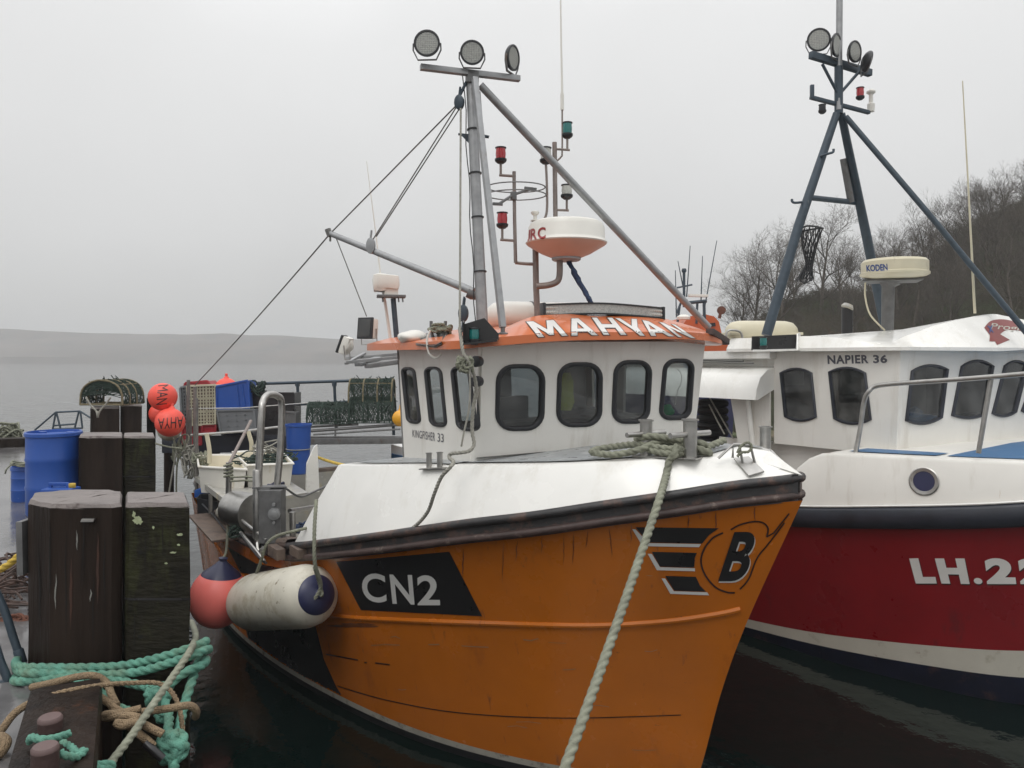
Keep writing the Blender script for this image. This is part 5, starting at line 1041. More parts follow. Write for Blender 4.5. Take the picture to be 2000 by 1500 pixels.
for a_, b_, r_ in (((1336,530),(1336,600),.045),((1322,562),(1352,556),.03),((1327,600),(1322,640),.04),((1338,592),(1380,588),.06),((1375,590),(1376,632),.05),((1327,575),(1336,590),.03),((1322,612),(1336,575),.04),((1362,590),(1360,632),.04)): m.tube([U(*a_, YL), U(*b_, YL)], r_, 6)
m.lathe(U(1336, 532, YL), (0, 0, 1), [(.06, 0), (.08, .05), (.06, .12)], 10); m.done('aerial_mast', 'bluegrey', t)
m = MB(); m.beam(U(1345, 577, YL), U(1382, 578, YL), .2, .08); m.done('scanner_bar', 'plastic_white', t)
for x0, y0, x1, y1 in ((1321,620,1319,528),(1369,590,1372,500),(1372,624,1400,470),(1341,580,1348,480),(1334,560,1324,510)):
    m = MB(); m.tube([U(x0, y0, YL), U(x1, y1, YL)], [.022, .012], 5); m.done('whip_aerial', 'bluegrey', t)
# ---------------- the wooded hillside ----------------
def hz(x, y):
    # slope rising to the right, falling to the shore in front
    px = 1000+1500*x/y; base = tab([(1300,1.0),(1400,3.0),(1470,5.8),(1600,8.3),(1700,8.6),(1800,10.0),(1900,13.5),(2000,16.0),(2300,24)], px)
    k = min(1, max(0, (y-38)/24)); return base*k**.8*(1+.003*(y-60))+1.1*noise.noise(V((x*.12, y*.12, 0)))*k-.3
mat('hillside_ground', (.13,.105,.07), .95, var=.35, vs=.5, dirt=(.08,.10,.045), ds=.25, dt=.5, dsoft=.15, bump=.5, bs=6, grime=[((.12,.07,.045), .35, .6, .12, (1,1,1))])
m = MB(); m.grid([[V((x, y, hz(x, y))) for x in [7+i*1.2 for i in range(75)]] for y in [36+j*1.2 for j in range(34)]]); struct(m.done('hillside', 'hillside_ground'))
def tree_mesh(seed, h, spread=.75, twigs=4, lean=0):
    rnd = random.Random(seed); tr = MB(); cr_ = MB()
    def seg(mb, a, b, r0, r1, n):
        x, y, d = basis(b-a); vs = mb.grid([[a+x*cos(2*pi*k/n)*r0+y*sin(2*pi*k/n)*r0 for k in range(n)], [b+x*cos(2*pi*k/n)*r1+y*sin(2*pi*k/n)*r1 for k in range(n)]], True)
    def grow(p, d, ln, r, lv):
        mb = tr if lv == 0 else cr_; n = 7 if lv == 0 else (5 if lv == 1 else 3); k = 5 if lv == 0 else 3
        q = p; dd = d.normalized(); pts = [(p, dd)]
        for i in range(k):
            dd = (dd+V((rnd.gauss(0, 1), rnd.gauss(0, 1), rnd.gauss(0, .6)+.25))*(.07 if lv == 0 else .16)).normalized(); e = q+dd*ln/k; ra = r*(1-.75*i/k); rb = r*(1-.75*(i+1)/k); seg(mb, q, e, ra, rb, n); q = e; pts.append((q, dd))
        if lv >= twigs: return
        nc = (9, 7, 6, 5)[lv] if lv < 4 else 4
        for j in range(nc):
            t = rnd.uniform(.28, 1) if lv == 0 else rnd.uniform(.2, 1); i = min(k-1, int(t*k)); p0 = pts[i][0].lerp(pts[i+1][0], t*k-i); d0 = pts[i+1][1]
            x, y, _ = basis(d0); a = rnd.uniform(0, 2*pi); ang = rnd.uniform(.45, .95)*(spread/.75); nd = (d0*cos(ang)+(x*cos(a)+y*sin(a))*sin(ang)+V((0, 0, .12))).normalized()
            grow(p0, nd, ln*rnd.uniform(.45, .66)*(1.15-.4*t if lv == 0 else 1), max(.006, r*(1-.7*t)*.6), lv+1)
    grow(V((0, 0, -.3)), V((lean, 0, 1)), h*.72, h*.020, 0)
    return tr, cr_
protos = []
def plant(pr, x, y, s, rz_, label, m_=None, cat='tree', group='bare trees on the wooded hillside'):
    tp, cp = protos[pr]; r = bpy.data.objects.new('bare_tree', None); COL.objects.link(r); r.location = (x, y, hz(x, y)); r.rotation_euler = (0, 0, rz_); r.scale = (s, s, s); tag(r, label, cat, group)
    for nm, me in (('trunk', tp), ('crown', cp)):
        o = bpy.data.objects.new(nm, me); COL.objects.link(o); o.parent = r
    return r
for sd_, h_, sp_ in ((11, 8, .75), (23, 8, .6), (37, 8, .9), (51, 8, .7)):
    tr_, cr_ = tree_mesh(sd_, h_, sp_); ms = []
    for q, nm, mm in ((tr_, 'trunk', 'bark'), (cr_, 'crown', 'bark_dark')):
        me = bpy.data.meshes.new(nm); q.bm.to_mesh(me); q.bm.free(); me.materials.append(MT[mm]); ms.append(me)
    protos.append(ms)
def tx(px, y): return (px-1000)/1500*y
rnd = random.Random(99); ti = 0
SKYL = [(1430,590),(1450,540),(1475,495),(1505,478),(1540,470),(1575,440),(1605,412),(1640,440),(1680,480),(1715,470),(1760,442),(1795,455),(1820,400),(1860,405),(1900,362),(1950,342),(2000,318),(2060,300)]
spec = [(1470, 60, 488, 0), (1450, 62, 530, 2), (1532, 58, 466, 3), (1508, 57, 474, 2), (1552, 62, 475, 1), (1604, 58, 410, 2), (1700, 62, 480, 1), (1745, 61, 448, 0), (1775, 60, 446, 2), (1440, 63, 565, 1), (1668, 64, 500, 3), (1815, 60, 402, 1), (1850, 60, 400, 3), (1890, 60, 372, 0), (1930, 60, 350, 2), (1965, 60, 335, 1), (2005, 60, 316, 0), (1830, 57, 415, 2), (1640, 60, 470, 0), (1875, 57, 400, 1), (1910, 57, 385, 3), (1985, 57, 350, 2)]
used = set()
ords = ['round crowned bare tree', 'narrow upright bare tree', 'broad spreading bare tree', 'dense twiggy bare tree']
refs = [(1452, 'far left end of the wood, above the orange lifeboat'), (1503, 'left part of the wood just left of the dark mast'), (1560, 'behind the left leg of the dark mast'), (1625, 'between the two legs of the dark mast'), (1690, 'behind the right leg of the dark mast'), (1760, 'above the cream radar dome'), (1830, 'right of the radar dome at the edge of the steep wood'), (1890, 'behind the thin whip aerial at right'), (1950, 'between the whip aerial and the right edge'), (2100, 'at the right edge of the photo')]
def where(px): return [w for lim, w in refs if px <= lim+30][0]
def placelabel(pr, px, row):
    base = ords[pr]+' '+row+' '+where(px); k = 2; l_ = base
    while l_ in used: l_ = base+', '+['', '', 'slightly smaller', 'leaning more', 'paler', 'darker', 'shorter', 'thinner'][min(k, 7)]; k += 1
    ws = l_.split(); used.add(l_); return ' '.join(ws[:16]) if len(ws) > 16 else l_
for px, y, top, pr in spec:
    x = tx(px, y); zt = CH+(700-top)/1500*y; s = max(.45, (zt-hz(x, y))/7.6); plant(pr, x, y, s, rnd.uniform(0, 6.28), placelabel(pr, px, 'on the skyline'))
for j, (y, n_, hh) in enumerate(((54, 16, 4.6), (50, 12, 4.0), (46, 9, 3.6), (42, 7, 3.0))):
    for i in range(n_):
        if j < 2 and i < 5 and i % 2: continue
        px = 1450+(i+.5+rnd.uniform(-.4, .4))*(600/n_); x = tx(px, y); plant((i*7+j) % 4, x, y+rnd.uniform(-1, 1), hh*rnd.uniform(.8, 1.2)/8*1.25*(.6 if px < 1640 else 1), rnd.uniform(0, 6.28), placelabel((i*7+j) % 4, px, ['high up', 'half way up', 'low down', 'at the foot'][j]))
# undergrowth nobody could count
m = MB(); rnd = random.Random(4)
for k in range(42000):
    y = rnd.uniform(39, 66); px = rnd.uniform(1400, 2080); x = tx(px, y); z = hz(x, y); p = V((x, y, z-.05)); hgt = rnd.uniform(.4, 1.9)
    d = V((rnd.gauss(0, .45), rnd.gauss(0, .3), 1)).normalized(); q = p+d*hgt; wd = rnd.uniform(.012, .035); sdv = V((1, 0, 0))*wd
    m.f([p-sdv, p+sdv, q]); 
    for _ in range(2):
        b0 = p.lerp(q, rnd.uniform(.3, .9)); e0 = b0+V((rnd.gauss(0, .35), rnd.gauss(0, .2), rnd.uniform(.1, .5))); m.f([b0-V((0, 0, wd)), b0+V((0, 0, wd)), e0])
mat('brush', (.075,.064,.040), .95, var=.3, vs=.4, dirt=(.10,.12,.06), ds=.22, dt=.48, dsoft=.1, grime=[((.25,.13,.085), .3, .6, .1, (1,1,1))])
struct(m.done('undergrowth', 'brush', flat=True, nrm=False), 'stuff', 'tangled brown and green undergrowth covering the wooded slope', 'undergrowth')
# ---------------- the air ----------------
hm = bpy.data.materials.new('haze'); hm.use_nodes = True; t = hm.node_tree; t.nodes.clear(); o = t.nodes.new('ShaderNodeOutputMaterial'); v = t.nodes.new('ShaderNodeVolumePrincipled')
v.inputs['Color'].default_value = (.82, .83, .84, 1); v.inputs['Density'].default_value = .0012; v.inputs['Anisotropy'].default_value = 0; t.links.new(v.outputs[0], o.inputs['Volume']); MT['haze'] = hm
m = MB(); m.box((0, 820, 24), (1350, 0, 0), (0, 900, 0), (0, 0, 26)); struct(m.done('haze', 'haze', flat=True), 'stuff', 'thin grey mist over the water and the far shore', 'haze')
# ---------------- things on the pier ----------------
def drum(px0, px1, pytop, Y, zb, label, rim=True, m_='barrel_blue', nm='plastic_barrel', grp=None, op=False):
    a, b = U(px0, pytop, Y), U(px1, pytop, Y); r = (b-a).length/2; c = (a+b)/2; h = c.z-zb; c = V((c.x, Y+r*.0, zb))
    t = thing(nm, label, 'barrel', c, 0, grp)
    m = MB(); p = [(r*.93, 0), (r*.97, .02), (r*.97, h*.3), (r*1.0, h*.33), (r*.97, h*.36), (r*.97, h*.64), (r*1.0, h*.67), (r*.97, h*.7), (r*.97, h-.05), (r*1.02, h-.045), (r*1.02, h-.012), (r*.98, h)]
    p += [(r*.94, h), (r*.93, h-.03), (.001, h-.03)] if not op else [(r*.95, h-.01), (r*.93, h-.4), (.001, h-.4)]
    m.lathe(c, (0, 0, 1), p, 40); m.done('drum_shell', m_, t)
    if not op:
        for s in (-1, 1): m = MB(); m.lathe(c+V((s*r*.55, .05, h-.03)), (0, 0, 1), [(.04, 0), (.04, .022), (.02, .024)], 14); m.done('bung', m_, t)
    return t
drum(56, 154, 842, 8.45, PZ, 'big closed blue plastic barrel standing beside the brown middle piling')
t = drum(25, 76, 910, 9.2, PZ, 'small blue drum with old rope on top, left of the big blue barrel', nm='plastic_drum')
tangle(U(42, 905, 9.1), .14, .12, .03, .010, 4, 'rope_dull', 'old_rope', 'old dull green rope lying on the small blue drum', 'rope', 12)
m = MB(); m.tube(spl([U(50, 905, 9.1), U(30, 903, 9.0), U(14, 915, 8.9), U(10, 925, 8.9)], 6), .009, 6); tag(m.done('stray_rope_end', 'rope_dull'), 'stiff rope end sticking out left from the small blue drum', 'rope')
jc = U(119, 972, 7.5); jc.z = PZ; t = thing('jerrycan', 'blue plastic jerrycan with white label and yellow cap in front of the big barrel', 'jerrycan', jc, .05)
m = MB(); m.rbox(jc+V((0, 0, .22)), .295, .2, .44, .05, .03); m.rbox(jc+V((-.02, 0, .475)), .19, .035, .03, .05, .012); m.rbox(jc+V((-.1, 0, .455)), .03, .035, .06, .05, .01); m.rbox(jc+V((.07, 0, .455)), .03, .035, .06, .05, .01); m.done('can_body', 'barrel_blue', t, ang=50)
m = MB(); m.lathe(jc+V((.11, 0, .43)), (0, 0, 1), [(.03, 0), (.032, .045), (.028, .05)], 14); m.done('cap', 'rope_yellow', t)
m = MB(); m.rbox(jc+V((-.03, -.102, .2)), .19, .004, .26, .05, .001); m.done('paper_label', 'plastic_white', t)
# rope heap and steel far left, kelp and chain, curved ladder tops
t_ = tangle(U(8, 850, 15.5), .35, .3, .25, .02, 14, 'rope_dull', 'heap_of_rope', 'grey green heap of net and rope on the far left of the pier', 'rope heap', 21)
t = thing('steel_frame', 'low blue grey tubular steel frame standing behind the big blue barrel', 'frame', U(125, 835, 15.0))
m = MB()
for a_, b_ in (((68,840),(109,805)), ((109,805),(156,803)), ((156,803),(180,818)), ((109,805),(103,838)), ((110,805),(118,836)), ((154,804),(146,836)), ((157,804),(161,836)), ((105,831),(148,828)), ((103,838),(161,836))): m.tube([U(*a_, 15.0), U(*b_, 15.0)], .018, 8)
m.done('tubes', 'bluegrey', t)
m = MB(); rnd = random.Random(31)
for k in range(60):
    c = U(rnd.uniform(-25, 56), 0, 5.5+rnd.uniform(-.5, .7)); c.z = PZ+rnd.uniform(0, .16); a = rnd.random()*6
    m.tube(spl([c, c+V((.12*cos(a), .12*sin(a), rnd.uniform(0, .1))), c+V((.25*cos(a+.6), .2*sin(a+.6), .0)), c+V((.3*cos(a+1.4), .2*sin(a+1.4), -.03))], 4), [.008]*99, 5)
tag(m.done('seaweed_heap', 'seaweed'), 'heap of dark brown seaweed and old line on the pier left of the nearest piling', 'seaweed')
m = MB()
for k in range(9):
    c = U(12+k*5, 1212+4*sin(k*2), 5.0); ax = V((1, .4*sin(k), 0)).normalized(); ay = V((0, .4, 1)).normalized() if k % 2 else V((0, 1, .3)).normalized()
    m.tube([c+ax*cos(a)*.05+ay*sin(a)*.03 for a in [2*pi*j/14 for j in range(14)]], .011, 6, closed=True)
tag(m.done('rusty_chain', 'rust'), 'short rusty chain lying on the seaweed left of the nearest piling', 'chain')
for i, pts in enumerate(([(-20,1130),(8,1190),(26,1245),(40,1285)], [(-20,1225),(0,1290),(14,1325),(12,1345)])):
    m = MB(); m.tube(spl([U(x, y, 4.3-.25*i) for x, y in pts], 6), .022, 10); m.lathe(U(*pts[-1], 4.3-.25*i), (.3, 0, -1), [(.024, -.05), (.027, -.04), (.027, .03), (.02, .04)], 12)
    tag(m.done('ladder_handle', 'bluegrey'), ('upper curved steel ladder handle at the left edge by the nearest piling', 'lower curved steel ladder handle at the bottom left edge')[i], 'handle', 'ladder handles')
m = MB(); m.rope(spl([U(-30, 1118, 5.0), U(0, 1112, 5.0), U(25, 1096, 5.0), U(52, 1070, 5.0)], 6), .022, 12); tag(m.done('yellow_rope', 'rope_yellow'), 'frayed yellow rope running behind the left edge of the nearest piling', 'rope')
def creel(c, L_, w_, h, yaw, label, dens=1, m_='net_green', nm='creel', extra=None, rib='net_green'):
    # D-section lobster creel: hoops, base bars, net
    t = thing(nm, label, 'lobster creel', c, yaw); ex = V((cos(yaw), sin(yaw), 0)); ey = V((-sin(yaw), cos(yaw), 0)); rnd = random.Random(int(c.x*100)+3)
    def sec(a, x): return c+ex*x+ey*(w_/2*cos(a))*1.0+V((0, 0, h*min(1, 1.25*sin(a))*.85 if 0 else h*(sin(a)**.6 if sin(a) > 0 else 0)))
    m = MB(); k = 4
    for i in range(k):
        x = -L_/2+L_*i/(k-1); m.tube([sec(pi*j/14, x) for j in range(15)], .018, 6); m.tube([sec(0.001, x), sec(pi-.001, x)], .018, 6)
    for a in (0.0, pi, pi*.5, pi*.25, pi*.75): m.tube([sec(a, -L_/2), sec(a, L_/2)], .012, 6)
    m.disp(.006, 20); m.done('creel_frame', rib, t)
    m = MB(); n1, n2 = int(30*L_*dens), 24
    P = lambda i, j: sec(pi*j/n2, -L_/2+L_*i/n1)+V((rnd.uniform(-1, 1), rnd.uniform(-1, 1), rnd.uniform(-1, 1)))*.010
    pts = {(i, j): P(i, j) for i in range(n1+1) for j in range(n2+1)}
    for i in range(n1):
        for j in range(n2):
            for p, q in ((pts[i, j], pts[i+1, j+1]), (pts[i+1, j], pts[i, j+1])): m.tube([p, q], .0075, 3, caps=False)
    for sd in (-L_/2, L_/2):
        for k in range(130):
            a = rnd.uniform(0.1, pi-.1); b = rnd.uniform(.1, pi-.1); m.tube([sec(a, sd), sec(b, sd)], .007, 3, caps=False)
    for k in range(int(150*L_)):
        a = rnd.uniform(0, pi); p = sec(a, rnd.uniform(-L_/2, L_/2)); m.tube([p, p+V((rnd.gauss(0, .05), rnd.gauss(0, .05), rnd.gauss(0, .04)))], .009, 3, caps=False)
    m.done('netting', m_, t); return t
cp_ = U(202, 791, 13.0); cp_.z = U(0, 791, 13.0).z
creel(cp_+V((0, .3, 0)), .62, .76, .42, pi/2-.1, 'round topped lobster creel with pale rope sitting on the far dark piling', 1.1, rib='net_tan')
m = MB()
for pts in ([(168,775),(176,790),(188,803),(191,815)], [(216,776),(206,790),(195,803),(191,815)]): m.rope(spl([U(x, y, 12.6) for x, y in pts], 6), .014, 8)
m.tube([U(190, 803, 12.6), U(191, 816, 12.6)], .02, 8); tag(m.done('creel_bridle', 'rope_grey'), 'pale rope bridle hanging from the creel down the far dark piling', 'rope')
# ---------------- walkway beyond the stern ----------------
YW = 15.4; ZW = U(0, 857, YW).z
t = thing('walkway', 'narrow steel and timber walkway beyond the stern with dark edge beam', 'walkway', U(560, 860, YW))
m = MB(); m.prism([U(318, 857, YW), U(792, 853, YW), U(775, 852, YW+1.6), U(330, 852, YW+1.6)], (0, 0, -.06)); m.done('walkway_deck', 'timber_dark', t, flat=True)
m = MB(); m.beam(U(318, 868, YW-.05), U(603, 866, YW-.05), .1, .34, .02); m.done('timber_edge_beam', 'band_dark', t)
m = MB(); m.beam(U(600, 862, YW-.02), U(790, 860, YW-.02), .1, .13, .01); m.beam(U(790, 858, YW-.02), U(810, 880, YW-.02), .1, .1, .01); m.done('steel_edge_beam', 'galv_dark', t)
m = MB(); m.tube([U(605, 842, YW), U(785, 829, YW)], .03, 8); m.tube([U(612, 849, YW), U(782, 838, YW)], .018, 8); m.tube([U(560, 836, YW), U(700, 829, YW)], .022, 8); m.tube([U(655, 835, YW), U(655, 852, YW)], .02, 6); m.done('creel_rack', 'galv_dark', t)
for x in (330, 420, 520, 800):
    m = MB(); m.tube([U(x, 862, YW+.8), V((U(x, 862, YW+.8).x, YW+.8, -.5))], .1, 10); m.done('support_pile', 'timber_dark', t)
t = thing('guard_rail', 'grey tubular guard rail with posts along the walkway behind the creels', 'railing', U(640, 850, 16.4))
YG = 16.4
m = MB(); m.tube([U(430, 754, YG), U(490, 750, YG), U(765, 741, YG)], .034, 10); m.done('top_rail', 'bluegrey', t)
m = MB(); m.tube([U(430, 800, YG), U(765, 779, YG)], .026, 10); m.done('middle_rail', 'bluegrey', t)
for x, yb in ((445, 845), (510, 845), (583, 843), (655, 840), (767, 850)):
    m = MB(); m.tube([U(x-2, 743 if x > 700 else 749, YG), U(x+2, yb, YG)], .032, 10); m.lathe(U(x-2, 743 if x > 700 else 749, YG)-V((0, 0, .02)), (0, 0, 1), [(.05, -.04), (.05, .06)], 10); m.done('rail_post', 'bluegrey', t)
creel(U(646, 826, 15.6), .85, .55, .42, .05, 'long green lobster creel left one of the pair on the walkway rack'); creel(U(728, 824, 15.6), .86, .55, .50, .02, 'green lobster creel under the round one beside the wheelhouse'); creel(U(727, 784, 15.7), .86, .55, .46, .02, 'tan ribbed lobster creel on top of the stack beside the wheelhouse', rib='net_tan')
def crate(TL, TR, BR, BL, Y, depth, label, m_, cells=(7, 9), back='interior_dark', nm='fish_crate', slant=0, front=None):
    q = [U(*p, Y) for p in (TL, TR, BR, BL)]; c = (q[2]+q[3])/2; t = thing(nm, label, 'crate', c+V((0, depth/2, 0)), 0, 'boxes stacked on the walkway')
    def P(u, v): return (q[3]*(1-u)+q[2]*u)*(1-v)+(q[0]*(1-u)+q[1]*u)*v
    n_ = (q[1]-q[0]).cross(q[3]-q[0]).normalized(); n_ = n_ if n_.y < 0 else -n_; m = MB()
    for a, b in ((P(0, 0), P(1, 0)), (P(1, 0), P(1, 1)), (P(1, 1), P(0, 1)), (P(0, 1), P(0, 0))): m.beam(a, b, .04, .05, .006, up=V((0, 1, 0)))
    bd = V((slant, depth, 0)); m.prism([P(0, 0)+bd, P(1, 0)+bd, P(1, 1)+bd, P(0, 1)+bd], (0, .02, 0))
    if front or not cells or back == m_: m.prism([P(0, 0)+n_*.004, P(1, 0)+n_*.004, P(1, 1)+n_*.004, P(0, 1)+n_*.004], (0, .02, 0))
    m.grid([[P(0, 0), P(1, 0), P(1, 1), P(0, 1), P(0, 0)], [P(0, 0)+bd, P(1, 0)+bd, P(1, 1)+bd, P(0, 1)+bd, P(0, 0)+bd]]); m.done('box_shell', m_, t, flat=True)
    if cells:
        m = MB()
        for i in range(1, cells[0]): m.beam(P(i/cells[0], .03), P(i/cells[0], .97), .02 if i % 3 else .035, .012, .0, up=V((0, 1, 0)))
        for j in range(1, cells[1]): m.beam(P(.03, j/cells[1]), P(.97, j/cells[1]), .02 if j % 4 else .045, .012, .0, up=V((0, 1, 0)))
        m.done('moulded_grid', m_, t, flat=True); m = MB(); m.f([P(.01, .01)-n_*.03, P(.99, .01)-n_*.03, P(.99, .99)-n_*.03, P(.01, .99)-n_*.03]); m.done('grid_back', back, t, nrm=False)
    return t
YC = 15.2
crate((366,754),(421,752),(421,829),(370,830), YC, .42, 'cream slotted fish crate standing on its side beside the pink buoys', 'crate_cream', (9, 12), 'rail_wood')
crate((352,757),(366,754),(370,830),(356,828), YC+.05, .42, 'narrow grey slotted crate wedged left of the cream crate', 'crate_grey', (3, 10))
crate((395,831),(422,830),(421,845),(396,845), YC, .5, 'dark red crate under the cream crate', 'crate_red', None); crate((362,748),(405,744),(412,752),(360,757), YC+.3, .4, 'red plastic crate lying flat on top of the cream crate', 'crate_red', None)
crate((356,832),(392,831),(394,868),(358,868), YC+.1, .5, 'maroon box at the bottom left of the stacked crates', 'crate_red', None)
crate((422,755),(484,743),(488,796),(424,798), YC, .45, 'large tilted blue plastic fish box with vertical ribs', 'barrel_blue', None)
for x in (462, 473): m = MB(); m.tube([U(x, 752, YC-.02), U(x+5, 795, YC-.02)], .015, 6); m.done('rib', 'barrel_blue', bpy.data.objects['fish_crate.005'] if 'fish_crate.005' in bpy.data.objects else None)
crate((424,802),(496,800),(500,842),(432,845), YC-.1, .3, 'grey ribbed crate lid leaning under the blue box', 'crate_grey', (4, 4), 'crate_grey')
crate((426,799),(494,797),(492,858),(436,858), YC+.35, .4, 'dark blue box behind the grey crate lid', 'fender_blue', None)
crate((484,758),(508,764),(512,796),(488,797), YC+.2, .4, 'black bag shaped box right of the tilted blue fish box', 'vinyl_black', None)
crate((514,768),(574,768),(574,850),(512,850), YC+.2, .5, 'tall charcoal bin behind the stainless hauler arch', 'vinyl_black', None, nm='storage_bin')
crate((553,804),(577,806),(575,850),(553,850), YC+.1, .3, 'small dark box right of the charcoal bin', 'galv_dark', None, nm='storage_bin')
def buoy(x, y, rpx, Y, label, m_='buoy_orange', txt=None, q=None, nm='round_buoy', neck=(0, 0, 1)):
    c = U(x, y, Y); r = rpx/1500*Y; t = thing(nm, label, 'buoy', c-V((0, 0, r)), 0, 'round mooring buoys')
    m = MB(); m.ball(c, r, 32); b_ = m.done('float_ball', m_, t); n_ = V(neck).normalized()
    m = MB(); m.lathe(c+n_*r*.93, n_, [(r*.28, -.02), (r*.22, .03), (r*.12, .05), (r*.12, .10), (r*.05, .11)], 14); m.done('neck', m_, t)
    if txt:
        tr = bvh_of([b_]); mk = write('handwriting', txt, q, tr, 'vinyl_black', t, off=-.004, lift=.003, cell=4)
    return t, c, r
YBU = 12.9
buoy(318, 775, 27, YBU-.2, 'upper bright pink buoy with sideways black handwriting', txt='MAN', q=[(329,751),(326,789),(305,791),(309,753)], neck=(.3, 0, -1)); buoy(313, 808, 21, YBU+.3, 'pink buoy half hidden behind the two handwritten ones', neck=(0, .5, 1))
buoy(332, 825, 28, YBU-.35, 'lower bright pink buoy with upside down black handwriting', txt='AHYA', q=[(357,835),(309,838),(309,818),(358,813)], neck=(0, .3, 1)); buoy(331, 838, 23, YBU+.4, 'pale worn float behind the lowest pink buoy', 'fender_white'); buoy(442, 760, 22, 15.9, 'pink buoy peeping over the tilted blue fish box', 'buoy_orange'); buoy(782, 817, 16, 14.6, 'yellow buoy beside the rear edge of the white wheelhouse', 'buoy_yellow')
t = thing('plastic_barrel', 'tall blue plastic barrel with rope band standing at the stern', 'barrel', U(583, 925, 14.2))
m = MB(); c = U(583, 0, 14.2); zt_, zb_ = U(0, 828, 14.2).z, U(0, 925, 14.2).z; c.z = zb_; h = zt_-zb_
m.lathe(c, (0, 0, 1), [(.17, 0), (.19, .02), (.215, h*.6), (.225, h-.04), (.24, h-.035), (.24, h), (.22, h), (.2, h-.3), (.001, h-.3)], 30); m.done('drum_shell', 'barrel_blue', t)
m = MB(); m.tube([c+V((cos(a)*.222, sin(a)*.222, h*.50)) for a in [2*pi*k/24 for k in range(24)]], .009, 6, closed=True); m.done('rope_band', 'rope_grey', t)
m = MB(); m.rope(spl([U(618, 892, 14.5), U(640, 900, 14.0), U(670, 908, 13), U(700, 912, 11)], 6), .025, 9); tag(m.done('yellow_hose', 'rope_yellow'), 'yellow ribbed hose running from the stern to the white whaleback', 'hose')
t = thing('moored_dinghy', 'small white and blue boat bow showing behind the wheelhouse at the walkway end', 'boat', U(800, 905, 17)); m = MB(); m.prism([U(x, y, 16.8) for x, y in ((764,868),(812,880),(812,915),(764,903))], (.3, 3, 0)); m.done('topsides', 'white_gel', t, flat=True)
m = MB(); m.prism([U(x, y, 16.75) for x, y in ((764,886),(812,896),(812,925),(766,904))], (.3, 3, 0)); m.done('blue_band', 'deck_blue', t, flat=True)
# rope tangles round the stern posts
tangle(U(372, 905, 12.7), .16, .1, .35, .014, 6, 'rope_grey', 'rope_tangle', 'grey ropes tangled round the stern posts of the orange boat', 'rope', 41); tangle(U(392, 895, 12.5), .14, .08, .12, .016, 4, 'rope_dull', 'rope_tangle', 'round hank of dull rope tied low on the stern post', 'rope', 43); tangle(U(350, 880, 12.8), .16, .1, .25, .013, 5, 'rope_dull', 'rope_tangle', 'pale green lines hanging left of the stern posts', 'rope', 44)
for i, pts in enumerate(([(352,868),(345,920),(345,1000),(350,1060)], [(345,880),(332,950),(325,1000)], [(303,866),(330,873),(356,876)])):
    m = MB(); m.rope(spl([U(x, y, 12.9-.2*i) for x, y in pts], 6), .014, 8); tag(m.done('hanging_line', ('rope_dull', 'rope_grey', 'rope_dull')[i]), ('pale green line hanging straight down beside the stern posts', 'grey line slanting down left of the stern posts', 'thin line from the mossy piling to the stern posts')[i], 'rope')
m = MB(); rnd = random.Random(8)
for k in range(4): z = U(0, 915+k*7, 9.6).z; m.rope([V((U(446, 0, 9.6).x+cos(a)*.05, 9.6+sin(a)*.05, z+.01*a)) for a in [2*pi*j/16 for j in range(17)]], .012, 8)
m.rope([U(450, 932, 9.55), U(480, 931, 9.3), U(505, 933, 9.0)], .012, 8); m.rope([U(450, 940, 9.55), U(480, 938, 9.3), U(505, 941, 9.0)], .012, 8); tag(m.done('post_lashing', 'rope_dull'), 'dull rope wound round the stainless post and stretched to the hauler', 'rope')
# ---------------- fenders on the orange hull ----------------
hp = hit(TH, 426, 1165); rb = .345; yb = (hp.y if hp else 10)-.35; yb = 55/1500
fc = U(427, 1166, 9.35); rb = 55/1500*9.35
t = thing('ball_fender', 'large coral pink ball fender with dark blue cone hanging beside the pier', 'fender', fc-V((0, 0, rb)))
m = MB(); m.lathe(fc, (.12, 0, 1), [(max(.001, rb*sin(pi*i/16)), -rb*1.08*cos(pi*i/16)) for i in range(14)], 40); m.done('float_ball', 'buoy_pink', t)
m = MB(); m.lathe(fc, (.12, 0, 1), [(rb*.68, rb*.79), (rb*.62, rb*.87), (rb*.42, rb*1.03), (rb*.25, rb*1.18), (rb*.13, rb*1.30), (rb*.16, rb*1.40), (rb*.05, rb*1.44)], 40); m.done('cone', 'fender_blue', t)
m = MB(); m.rope(spl([fc+V((.06, 0, rb*1.4)), U(442, 1075, 9.4), U(445, 1030, 9.5), U(448, 975, 9.6), U(446, 935, 9.6)], 6), .016, 9); tag(m.done('fender_rope', 'rope_dull'), 'dull rope holding the coral pink ball fender', 'rope')
A_, B_ = U(493, 1176, 9.1), U(606, 1163, 7.95); ax = (B_-A_).normalized(); Lf = (B_-A_).length; rf = .325
t = thing('cylinder_fender', 'grubby white cylindrical fender with dark blue end cap hanging on the orange hull', 'fender', (A_+B_)/2-V((0, 0, rf)))
m = MB(); m.lathe(A_, ax, [(.001, -.26), (rf*.35, -.25), (rf*.7, -.17), (rf*.9, -.06), (rf, .1), (rf, Lf*.5), (rf, Lf-.12), (rf*.93, Lf+.02), (rf*.8, Lf+.10), (rf*.6, Lf+.155)], 44); m.done('fender_body', 'fender_white', t)
m = MB(); m.lathe(A_, ax, [(rf*.62, Lf+.150), (rf*.58, Lf+.17), (rf*.35, Lf+.20), (rf*.15, Lf+.215), (.03, Lf+.24), (.001, Lf+.24)], 44); m.done('end_cap', 'fender_blue', t)
ec = A_+ax*(Lf+.22)
